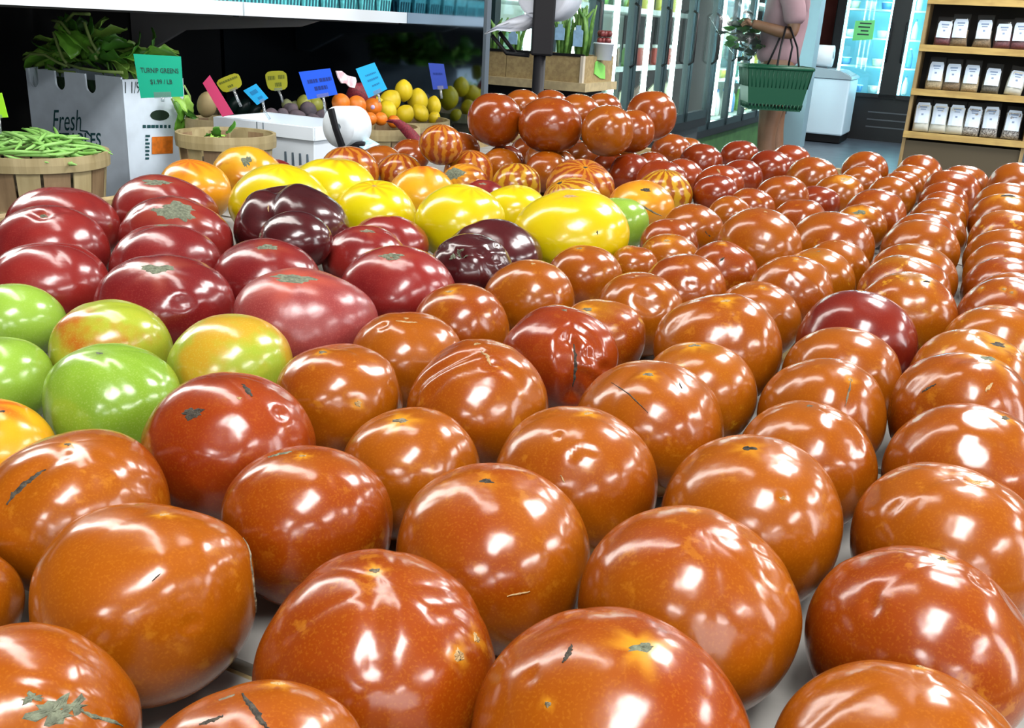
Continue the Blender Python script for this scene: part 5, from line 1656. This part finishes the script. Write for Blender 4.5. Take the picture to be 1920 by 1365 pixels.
# ------------------------------------------------------------------ chest freezer, paper roll, glass fridge, pillar
FRZ = plain('freezer_white', (.66, .84, .96), .4)
fz = empty('chest_freezer', S(12.84, -1.63, 0), ROT, 'white chest freezer with a slanted grey lid before the black fridge', 'freezer')
fw, fd, fh = .66, .74, .775
MB().box((-fw / 2, fd / 2, .05 + .012), (fw - .04, fd - .04, .10)).build('plinth', BLACK, fz)
MB().bev((-fw / 2, fd / 2, (fh + .10) / 2), (fw, fd, fh - .10), .02).build('body', FRZ, fz)
LIDM = plain('freezer_lid_grey', (.33, .42, .48), .3)
lid = MB().prism([(-fw - .01, fh + .004), (.01, fh + .004), (.01, fh + .03), (-.14, fh + .10), (-fw + .04, fh + .125), (-fw - .01, fh + .11)], -.01, fd + .01, 'y').build('lid', LIDM, fz)
MB().prism([(-fw + .05, fh + .126), (-.15, fh + .102), (-.02, fh + .046), (-.02, fh + .05), (-.15, fh + .106), (-fw + .05, fh + .130)], .06, fd - .06, 'y').build('lid_glass', plain('lid_pane', (.50, .60, .66), .12), lid)
pr = at_u(1537, 99, 13.1)
ppr = empty('paper_roll', (pr[0], pr[1], 0), ROT, 'fat white paper roll lying across the chest freezer', 'paper roll')
pz = fh + .118 + .0 + .118
vx = -.30 - .02
rr = .128
o_ = S(13.1, -1.63, 0) - np.array([pr[0], pr[1], 0])
m = MB().lathe([(.03, -.19), (rr, -.19), (rr, .17), (.03, .17), (.03, -.19)], 32)
q = Vector((1, 0, 0)).to_track_quat('Z', 'Y')
m.v = [tuple(q @ Vector(p) + Vector((0, 0, fh + .132 + rr))) for p in m.v]
m.build('paper', plain('towel_paper', (.72, .80, .84), .8), ppr)
m = MB().lathe([(.001, -.196), (.03, -.196), (.03, .176), (.001, .176)], 16)
m.v = [tuple(q @ Vector(p) + Vector((0, 0, fh + .132 + rr))) for p in m.v]
m.build('core', GREYM, ppr)

pu, pv, _ = uvz(at_u(1491, 50, 11.9))
_, pv2, _ = uvz(at_u(1533, 50, 11.9))
col_ = MB().box(((pv + pv2) / 2 - pv, .15, 1.6), (pv2 - pv, .30, 3.2)).build('wall_pillar', plain('grey_blue_paint', (.26, .40, .47), .7), None)
col_.location = tuple(S(11.9, pv, 0))
col_.rotation_euler = (0, 0, ROT)
struct(col_)

CYL = emit('fridge_led', (.55, .92, 1.0), 40.0)
FIN = plain('fridge_inside', (.40, .76, .86), .5)
fru = 13.80
_, fv0, _ = uvz(at_u(1556, 100, fru))
_, gv0, gzb = uvz(at_u(1597, 120, fru))
zsill = uvz(at_u(1650, 183, fru))[2]
fr_ = empty('glass_fridge', S(fru, fv0, 0), ROT, 'black two-door drinks fridge glowing cyan behind the freezer', 'fridge')
fwid, fdep, ftop = 1.62, .70, 2.15
MB().box((fwid / 2, fdep / 2, zsill / 2), (fwid, fdep, zsill)).build('base', FRAMEB, fr_)
for k in range(3):
    MB().box((fwid * .62, -.003, zsill * (.32 + .17 * k)), (fwid * .5, .006, .016)).build('louvre', plain('louvre_grey', (.07, .08, .09), .4) if k == 0 else bpy.data.materials['louvre_grey'], fr_)
MB().box((fwid / 2, fdep, (zsill + ftop) / 2), (fwid, .03, ftop - zsill)).build('rear_wall', FIN, fr_)
MB().box((fwid / 2, fdep / 2, ftop + .1), (fwid, fdep, .2)).build('header', FRAMEB, fr_)
for x in (.02, fwid - .02):
    MB().box((x, fdep / 2, (zsill + ftop) / 2), (.04, fdep, ftop - zsill)).build('side_wall', FRAMEB, fr_)
GL2 = clear('fridge_glass', (.80, .97, 1.0), .08, .02)
for k in range(2):
    d = empty('door', (0, 0, 0))
    d.parent = fr_
    x0 = .015 + k * .79
    m = MB()
    for x in (x0 + .055, x0 + .735):
        m.box((x, -.02, (zsill + ftop) / 2), (.11, .04, ftop - zsill))
    for z in (zsill + .02, ftop - .03):
        m.box((x0 + .395, -.02, z), (.79, .04, .05))
    m.build('door_frame', FRAMEB, d)
    MB().box((x0 + .395, -.02, (zsill + ftop) / 2), (.58, .006, ftop - zsill - .09)).build('door_glass', GL2, d)
    MB().tube([(x0 + (.70 if k == 0 else .09), -.04, 1.0), (x0 + (.70 if k == 0 else .09), -.075, 1.03), (x0 + (.70 if k == 0 else .09), -.075, 1.45), (x0 + (.70 if k == 0 else .09), -.04, 1.48)], .012, 8).build('door_handle', BLACKP, d)
    for x in (x0 + .125, x0 + .665):
        MB().box((x, .05, (zsill + ftop) / 2), (.02, .03, ftop - zsill - .1)).build('light_strip', CYL, fr_)
    for si, z in enumerate((zsill + .03, zsill + .37, zsill + .72, zsill + 1.07)):
        if si:
            MB().box((x0 + .395, .33, z), (.60, .46, .02)).build('shelf', SHELFW if k + si > 1 else SHELFW, fr_)
        for j in range(4 if k else 3):
            P = S(fru, fv0, 0) + V * (x0 + .17 + j * (.15 if k else .2)) + U * .24
            P[2] = z + .014
            item('bottle' if k else 'tub', ['white', 'blue', 'white', 'cream'][(si + j) % 4], P, '%s %s, %s on the %s shelf of the cyan fridge\'s %s door' % (['white', 'blue', 'white', 'cream'][(si + j) % 4], 'bottle' if k else 'tub', STO[j], ['bottom', 'lower', 'middle', 'upper'][si], ['first', 'second'][k]), 'drinks in the cyan fridge')
sg = [uvz(at_u(x, y, fru - .045)) for x, y in ((1604, 39), (1641, 38), (1636, 74), (1598, 76))]
m = MB().prism([(v - fv0, z) for _, v, z in sg], -.050, -.046, 'y')
m.build('notice', plain('lime_notice', (.16, .66, .20), .6), fr_)
m = MB()
for k, (a, b) in enumerate(((.25, .85), (.2, .8), (.35, .75), (.2, .8))):
    x0, x1 = sg[0][1] - fv0, sg[1][1] - fv0
    z = sg[0][2] - .035 - .045 * k
    m.add([(x0 + (x1 - x0) * a, -.0515, z), (x0 + (x1 - x0) * b, -.0515, z), (x0 + (x1 - x0) * b, -.0515, z + .018), (x0 + (x1 - x0) * a, -.0515, z + .018)], [(0, 1, 2, 3)])
tag(m.build('notice_print', INK, fr_), kind='stuff')

# ------------------------------------------------------------------ pine shelf unit with bags of dry goods
su = 7.5
sv0, sv1 = -.525, .235
un = empty('pine_shelf_unit', S(su, sv0, 0), ROT, 'pine shelf unit holding labelled bags beyond the far corner of the table', 'shelf unit')
SW = sv1 - sv0
zsh = [uvz(at_u(x, y, su))[2] for x, y in ((1698, 246), (1721, 167), (1743, 85), (1762, -4))]
zsh.append(zsh[-1] + .32)
DARKB = plain('shelf_dark_back', (.018, .016, .014), .8)
MB().box((SW / 2, .36, 1.0), (SW, .02, 2.0)).build('rear_board', DARKB, un)
for x in (.0, SW):
    MB().box((x, .18, 1.0), (.022, .36, 2.0)).build('side_board', wood('side_pine', (.36, .25, .11), (.27, .18, .07)) if x == 0 else bpy.data.materials['side_pine'], un)
for z in zsh:
    s = MB().box((SW / 2, .17, z - .016), (SW - .024, .34, .012)).build('shelf', PINE, un)
    MB().box((SW / 2, -.010, z - .018), (SW + .022, .018, .044)).build('shelf_lip', PINE, s)
MB().box((SW / 2, .02, zsh[0] / 2 - .03), (SW - .024, .016, zsh[0] - .06)).build('lower_panel', plain('brown_panel', (.085, .065, .035), .7), un)

FILM = clear('bag_cellophane', (.95, .97, .98), .025, .15, .015)
LABELP = plain('bag_label_paper', (.66, .78, .92), .55)
CONT = {'white flour': plain('flour', (.68, .68, .60), .8), 'pale oats': plain('oats', (.50, .40, .24), .8, var=.4, scale=120), 'brown rice': plain('brown_rice', (.26, .18, .10), .8, var=.5, scale=150), 'red beans': plain('red_beans', (.17, .05, .06), .6, var=.5, scale=120), 'speckled beans': plain('speckled_beans', (.62, .60, .56), .7, scale=110, col2=(.08, .06, .06)), 'grey lentils': plain('lentils', (.16, .15, .12), .7, var=.5, scale=150)}


def pillow(w, h, d, top, n=9, mm=10, h0=0.0, lump=0.0, seed=0):
    """closed bag: width w, height h, depth d at the belly, pinched towards the top"""
    rg = random.Random(seed)
    vs, fs = [], []
    ph = [rg.uniform(0, 6) for _ in range(6)]
    for i in range(mm + 1):
        t = i / mm
        z = h0 + (h - h0) * t
        dd = d * (min(1, (t * 5 + .35))) * (1 - (1 - top) * max(0, (t - .30) / .70) ** 1.1)
        ww = w * (.94 + .06 * math.cos(t * 3)) * (1 - .05 * math.sin(t * 5 + ph[0]))
        for k in range(2 * n):
            g = 2 * math.pi * k / (2 * n)
            ex = abs(math.cos(g)) ** .6 * (1 if math.cos(g) >= 0 else -1)
            ey = abs(math.sin(g)) ** .8 * (1 if math.sin(g) >= 0 else -1)
            l = 1 + lump * math.sin(k * 2.3 + i * 1.7 + ph[1]) + lump * .7 * math.sin(k * 1.1 - i * 2.9 + ph[2])
            vs.append((ww / 2 * ex, dd / 2 * ey * l, z))
    N_ = 2 * n
    for i in range(mm):
        for k in range(N_):
            k2 = (k + 1) % N_
            fs.append((i * N_ + k, i * N_ + k2, (i + 1) * N_ + k2, (i + 1) * N_ + k))
    fs.append(tuple(range(N_))[::-1])
    fs.append(tuple(mm * N_ + k for k in range(N_)))
    return vs, fs


def goods_bag(xb, yb, w_, h_, shelf, what, label, lean=0.0, lab=(.28, .88), lw=.76, roll=0.0, dull=False, ubias=0.0):
    u, v, _ = uvz(at_u(xb, yb, su + .07))
    sc = np.linalg.norm(S(su, v, 0)) / FPX
    w, h = min(w_, 34) * sc * .83, h_ * sc * .88
    o = empty('goods_bag', S(su + .070 + ubias, v, zsh[shelf] + .0005), ROT + roll, label, 'bag', 'bags on the pine shelf unit')
    o.rotation_euler = (-.10 + lean * .2, roll, ROT)
    vs, fs = pillow(w, h, .085, .12, lump=.05, seed=int(xb))
    MB().add(vs, fs, True).build('film', FILM, o)
    frac = .80 if what in ('white flour', 'speckled beans') else .52
    vs, fs = pillow(w * .95, h * frac, .078, .55, h0=.003, lump=.09, seed=int(xb))
    MB().add(vs, fs, True).build('contents', CONT[what], o)
    m = MB()
    g = []
    a, b = lab
    for i in range(7):
        t = i / 6
        z = h * (a + (b - a) * t)
        dd = .085 * (1 - .88 * max(0, (z / h - .30) / .70) ** 1.1)
        cut = 1 - (.18 * max(0, (t - .85) / .15))
        for k in range(5):
            s = (k / 4 * 2 - 1) * lw * cut
            yv = -dd / 2 * (max(0, 1 - (abs(s)) ** (1 / .3) if abs(s) < 1 else 0)) ** .4 - .003
            g.append((s * w / 2, yv, z))
    for i in range(6):
        for k in range(4):
            m.add([g[i * 5 + k], g[i * 5 + k + 1], g[(i + 1) * 5 + k + 1], g[(i + 1) * 5 + k]], [(0, 1, 2, 3)])
    m.build('label', LABELP, o)
    m = MB()
    zc_ = h * (a + (b - a) * .78)
    dd = .085 * (1 - .88 * max(0, (zc_ / h - .30) / .70) ** 1.1)
    for (zz, ww, hh) in ((zc_, .40, .010), (zc_ - .016, .30, .006), (h * (a + (b - a) * .42), .12, .012)):
        dd = .085 * (1 - .88 * max(0, (zz / h - .30) / .70) ** 1.1)
        m.box((0, -dd / 2 - .0042, zz), (w * ww, .001, hh))
    tag(m.build('print', plain('label_print', (.25, .34, .50), .7) if 'label_print' not in bpy.data.materials else bpy.data.materials['label_print'], o), kind='stuff')
    return o


ROWN = {0: 'lowest', 1: 'middle', 2: 'upper', 3: 'top'}
for (xb, yb, w_, h_, shelf, what, lb) in [
    (1726, 240, 40, 62, 0, 'white flour', 'bag of white flour at the outer end of the lowest shelf'),
    (1757, 245, 36, 62, 0, 'white flour', 'second bag of white flour on the lowest shelf'),
    (1788, 248, 38, 62, 0, 'white flour', 'wide bag of white flour next to the speckled beans, lowest shelf'),
    (1818, 252, 34, 62, 0, 'speckled beans', 'first bag of speckled beans next to the flour, lowest shelf'),
    (1852, 256, 38, 64, 0, 'speckled beans', 'middle bag of speckled beans on the lowest shelf'),
    (1892, 260, 36, 60, 0, 'speckled beans', 'last bag of speckled beans on the lowest shelf'),
    (1750, 163, 40, 60, 1, 'pale oats', 'bag of pale oats at the outer end of the middle shelf'),
    (1783, 166, 36, 58, 1, 'brown rice', 'bag with a long low label beside the oats, middle shelf'),
    (1816, 169, 40, 58, 1, 'pale oats', 'bag of pale oats in the centre of the middle shelf'),
    (1855, 171, 38, 54, 1, 'grey lentils', 'bag of grey lentils with a shaded label, middle shelf'),
    (1898, 174, 42, 52, 1, 'white flour', 'slumped bag with a crooked label on the middle shelf'),
    (1766, 80, 34, 52, 2, 'red beans', 'bag of reddish beans at the outer end of the upper shelf'),
    (1796, 83, 36, 58, 2, 'brown rice', 'tall-labelled bag of brown grain on the upper shelf'),
    (1840, 87, 42, 58, 2, 'brown rice', 'wide bag of brown grain in the centre of the upper shelf'),
    (1877, 90, 36, 52, 2, 'red beans', 'bag of dark red beans beside the wide brown one, upper shelf'),
    (1908, 92, 32, 56, 2, 'red beans', 'last bag of dark red beans on the upper shelf'),
    (1800, 0, 40, 58, 3, 'white flour', 'bag of white flour on the top shelf'),
    (1860, 0, 40, 58, 3, 'white flour', 'second bag of white flour on the top shelf'),
]:
    goods_bag(xb, yb, w_, h_, shelf, what, lb, roll=.10 if 'crooked' in lb else .03 * math.sin(xb), lab=(.26, .84) if shelf != 0 else (.26, .88))

# ------------------------------------------------------------------ the shopper
PY = 6.15


def hp(x, y, dy=0.0, z=None):
    p = at_d(x, y, PY + dy)
    if z is not None:
        p[2] = z
    return p


def skin(name, nodes, edges, mat, parent, root=0, levels=2):
    me = bpy.data.meshes.new(name)
    me.from_pydata([tuple(n[0]) for n in nodes], edges, [])
    o = bpy.data.objects.new(name, me)
    COL.objects.link(o)
    o.parent = parent
    md = o.modifiers.new('skin', 'SKIN')
    md.use_smooth_shade = True
    sv = me.skin_vertices[0].data
    for i, n in enumerate(nodes):
        r = n[1]
        sv[i].radius = r if isinstance(r, tuple) else (r, r)
        sv[i].use_root = i == root
    sb = o.modifiers.new('sub', 'SUBSURF')
    sb.levels = sb.render_levels = levels
    me.materials.append(mat)
    return o


SKIN = plain('brown_skin', (.19, .095, .05), .5, var=.2, scale=12)
SHIRT = plain('dusty_pink_cotton', (.33, .21, .235), .85, var=.15, scale=10, bump=.2)
SHORTS = plain('navy_cotton', (.015, .02, .045), .85)
HAIR = plain('dark_hair', (.02, .013, .010), .6)
per = empty('person', (hp(1440, 200)[0], PY, 0), 0, 'person in a dusty pink shirt holding a bag of greens and a green basket', 'person')
Op = np.array([per.location.x, PY, 0])


def J(x, y, dy, r, z=None):
    return (hp(x, y, dy, z) - Op, r)


body = [J(1452, 150, 0, .13), J(1462, 95, 0, .11), J(1476, 25, 0, .125), J(1483, -30, 0, .09), J(1486, -62, 0, .055), J(1484, -85, 0, .075), J(1481, -110, 0, .095), J(1479, -135, 0, .085),
        # legs: near, far
        J(1450, 185, -.09, .085), J(1437, 248, -.09, .058), J(1437, 275, -.09, .060), J(1428, 360, -.09, .038, .09), J(1412, 380, -.10, .032, .035), J(1394, 382, -.11, .022, .025),
        J(1452, 185, .09, .085), J(1452, 248, .09, .058), J(1453, 275, .09, .060), J(1446, 355, .09, .038, .09), J(1430, 375, .09, .032, .035), J(1412, 377, .09, .022, .025),
        # arms: near, far
        J(1484, -18, -.17, .058), J(1490, 30, -.20, .045), J(1486, 66, -.21, .040), J(1452, 56, -.20, .036), J(1420, 46, -.17, .027), J(1409, 44, -.16, .030),
        J(1476, -18, .17, .058), J(1474, 30, .20, .045), J(1462, 70, .20, .040), J(1438, 74, .14, .034), J(1418, 72, .06, .026), J(1408, 70, .02, .030)]
E_ = [(0, 1), (1, 2), (2, 3), (3, 4), (4, 5), (5, 6), (6, 7), (0, 8), (8, 9), (9, 10), (10, 11), (11, 12), (12, 13), (0, 14), (14, 15), (15, 16), (16, 17), (17, 18), (18, 19), (3, 20), (20, 21), (21, 22), (22, 23), (23, 24), (24, 25), (3, 26), (26, 27), (27, 28), (28, 29), (29, 30), (30, 31)]
skin('body', body, E_, SKIN, per)
for (hx, hy, hd, sgn) in ((1409, 44, -.16, 1), (1408, 70, .02, -1)):
    base = hp(hx, hy, hd) - Op
    for k in range(5):
        ln = (.050, .072, .078, .072, .058)[k]
        off = np.array([0, -.020 + .010 * k, .012 * (k - 2) if k else -.02])
        f0 = base + off * .6
        thumb = k == 0
        d1 = np.array([-.8, .0 if not thumb else -.5 * sgn, .15 + (.5 if thumb else 0)])
        d2 = np.array([-.5, .45 * sgn if not thumb else .1, -.55 if not thumb else .5])
        p1, p2 = f0 + d1 * ln * .6, f0 + d1 * ln * .6 + d2 * ln * .5
        skin('finger' if not thumb else 'thumb', [(f0, .010), (p1, .0095), (p2, .0075)], [(0, 1), (1, 2)], SKIN, per, 0, 1)
shirt = [J(1452, 128, 0, .150), J(1461, 95, 0, .135), J(1474, 30, 0, .150), J(1482, -22, 0, .120), J(1485, -48, 0, .070), J(1484, -14, -.17, .075), J(1491, 22, -.20, .068), J(1490, 50, -.21, .072), J(1476, -14, .17, .075), J(1474, 24, .20, .066), J(1468, 50, .20, .070)]
skin('shirt', shirt, [(0, 1), (1, 2), (2, 3), (3, 4), (3, 5), (5, 6), (6, 7), (3, 8), (8, 9), (9, 10)], SHIRT, per)
shorts = [J(1452, 135, 0, .148), J(1450, 168, -.08, .105), J(1444, 208, -.09, .090), J(1451, 168, .08, .105), J(1451, 208, .09, .090)]
skin('shorts', shorts, [(0, 1), (1, 2), (0, 3), (3, 4)], SHORTS, per)
hd = np.array(hp(1481, -118)) - Op
hr = MB().ball(tuple(hd + np.array([.025, 0, .03])), (.105, .092, .115), 20, 14).ball(tuple(hd + np.array([.09, 0, -.06])), (.06, .075, .11), 14, 10)
hr.build('hair', HAIR, per)
m = MB()
for s in (-1, 1):
    m.ball(tuple(hd + np.array([-.088, .034 * s, .0])), (.012, .015, .010), 10, 8)
m.build('eyes', plain('eye_white', (.6, .6, .58), .3), per)
MB().ball(tuple(hd + np.array([-.108, 0, -.03])), (.020, .014, .026), 10, 8).build('nose', SKIN, per)
MB().ball(tuple(hd + np.array([-.090, 0, -.072])), (.012, .028, .009), 10, 8).build('mouth', plain('lips', (.30, .09, .08), .5), per)
for s in (-1, 1):
    MB().ball(tuple(hd + np.array([.005, .096 * s, -.01])), (.020, .010, .032), 10, 8).build('ear', SKIN, per)
for dy, x in ((-.10, 1410), (.09, 1428)):
    c = hp(x, 378, dy, .0) - Op
    MB().bev((c[0], c[1], .022), (.25, .088, .042), .018).build('shoe', SHORTS, per)

# green shopping basket hung on the forearm
GPL = plain('green_basket_plastic', (.003, .075, .034), .4)
q0 = [at_d(x, y, PY - .34) for x, y in ((1393, 116), (1514, 124))]
zr, zb2 = (q0[0][2] + q0[1][2]) / 2, at_d(1440, 204, PY - .34)[2]
bx0, bx1 = q0[0][0], q0[1][0]
bk = empty('shopping_basket', ((bx0 + bx1) / 2, PY - .36, zb2), 0, 'green plastic shopping basket with black handles hanging from the forearm', 'basket')
bw, bd_, bh = (bx1 - bx0) / 2, .125, zr - zb2
tp = .80


def ring(t):
    f = tp + (1 - tp) * t
    return [(-bw * f, -bd_ * f, bh * t), (bw * f, -bd_ * f, bh * t), (bw * f, bd_ * f, bh * t), (-bw * f, bd_ * f, bh * t)]


def wall(t0, t1, name, th=.004):
    a, b = ring(t0), ring(t1)
    ai, bi = [(x * (1 - th / bw), y * (1 - th / bd_), z) for x, y, z in a], [(x * (1 - th / bw), y * (1 - th / bd_), z) for x, y, z in b]
    m = MB()
    m.add(a + b + ai + bi, [(i, (i + 1) % 4, 4 + (i + 1) % 4, 4 + i) for i in range(4)] + [(8 + i, 12 + i, 12 + (i + 1) % 4, 8 + (i + 1) % 4) for i in range(4)] + [(4 + i, 4 + (i + 1) % 4, 12 + (i + 1) % 4, 12 + i) for i in range(4)] + [(i, 8 + i, 8 + (i + 1) % 4, (i + 1) % 4) for i in range(4)])
    return m.build(name, GPL, bk)


wall(0, .045, 'lower_band')
wall(.13, .98, 'side_wall')
MB().add(ring(0) + [(x, y, .006) for x, y, z in ring(0)], [(3, 2, 1, 0), (4, 5, 6, 7)]).build('base', GPL, bk)
a = ring(.93)
m = MB()
for i in range(4):
    p, r_ = Vector(a[i]), Vector(a[(i + 1) % 4])
    m.tube([p, r_], .011, 8)
m.build('rim', GPL, bk)
m = MB()
for side in range(4):
    n = 15 if side % 2 == 0 else 7
    for k in range(n + 1):
        s = k / n
        def at(t):
            c = ring(t)
            p, r_ = Vector(c[side]), Vector(c[(side + 1) % 4])
            return p.lerp(r_, s)
        m.tube([at(.03), at(.09), at(.15)], .0045, 5)
        m.tube([at(.50), at(.70), at(.92)], .0035, 5)
tag(m.build('bars', GPL, bk), kind='stuff')
for s in (-1, 1):
    top_ = hp(1474, 66, -.21) - np.array([(bx0 + bx1) / 2, PY - .36, zb2])
    MB().tube([(-bw * .12, bd_ * s * .97, bh * .93), (top_[0] - .05, top_[1] * .6 + bd_ * s * .45, bh + (top_[2] - bh) * .6), (top_[0] - .012, top_[1] + .02 * s, top_[2] + .045), (top_[0] + .012, top_[1] + .02 * s, top_[2] + .045), (top_[0] + .045, top_[1] * .6 + bd_ * s * .45, bh + (top_[2] - bh) * .6), (bw * .55, bd_ * s * .97, bh * .93)], .006, 8).build('handle', BLACKP, bk)

# clear bag of salad greens in the hands
Pb = hp(1392, 62, -.08)
sb_ = empty('salad_bag', Pb, 0, 'clear plastic bag of dark salad greens in the person\'s hands', 'bag')
vs, fs = pillow(.24, .34, .13, .35, lump=.10, seed=3)
Rm = Matrix.Rotation(-.75, 3, 'Y') @ Matrix.Rotation(.3, 3, 'Z')
vs = [tuple(Rm @ (Vector(p) - Vector((0, 0, .14)))) for p in vs]
MB().add(vs, fs, True).build('film', FILM, sb_)
rg = random.Random(6)
SAL = [plain('salad_leaf', (.05, .20, .035), .5, var=.5, scale=30), plain('salad_dark', (.018, .045, .030), .5, var=.4, scale=30)]
for k in range(44):
    a, b = rg.uniform(-.10, .10), rg.uniform(-.15, .08)
    c = Rm @ Vector((a, rg.uniform(-.045, .045), b))
    R3 = Matrix.Rotation(rg.uniform(0, 6), 3, 'Z') @ Matrix.Rotation(rg.uniform(-1.2, 1.2), 3, 'X')
    o2, f2 = [], []
    for i in range(5):
        t = i / 4
        for s in (-1, 0, 1):
            o2.append(tuple(R3 @ Vector(((t - .5) * .08, s * .024 * math.sin(math.pi * (.1 + .85 * t)), .006 * math.sin(t * 6 + k) + abs(s) * .006)) + c))
    for i in range(4):
        for j in range(2):
            f2.append((i * 3 + j, i * 3 + j + 1, i * 3 + j + 4, i * 3 + j + 3))
    MB().add(o2, f2, True).build('salad_leaf', SAL[k % 2], sb_)
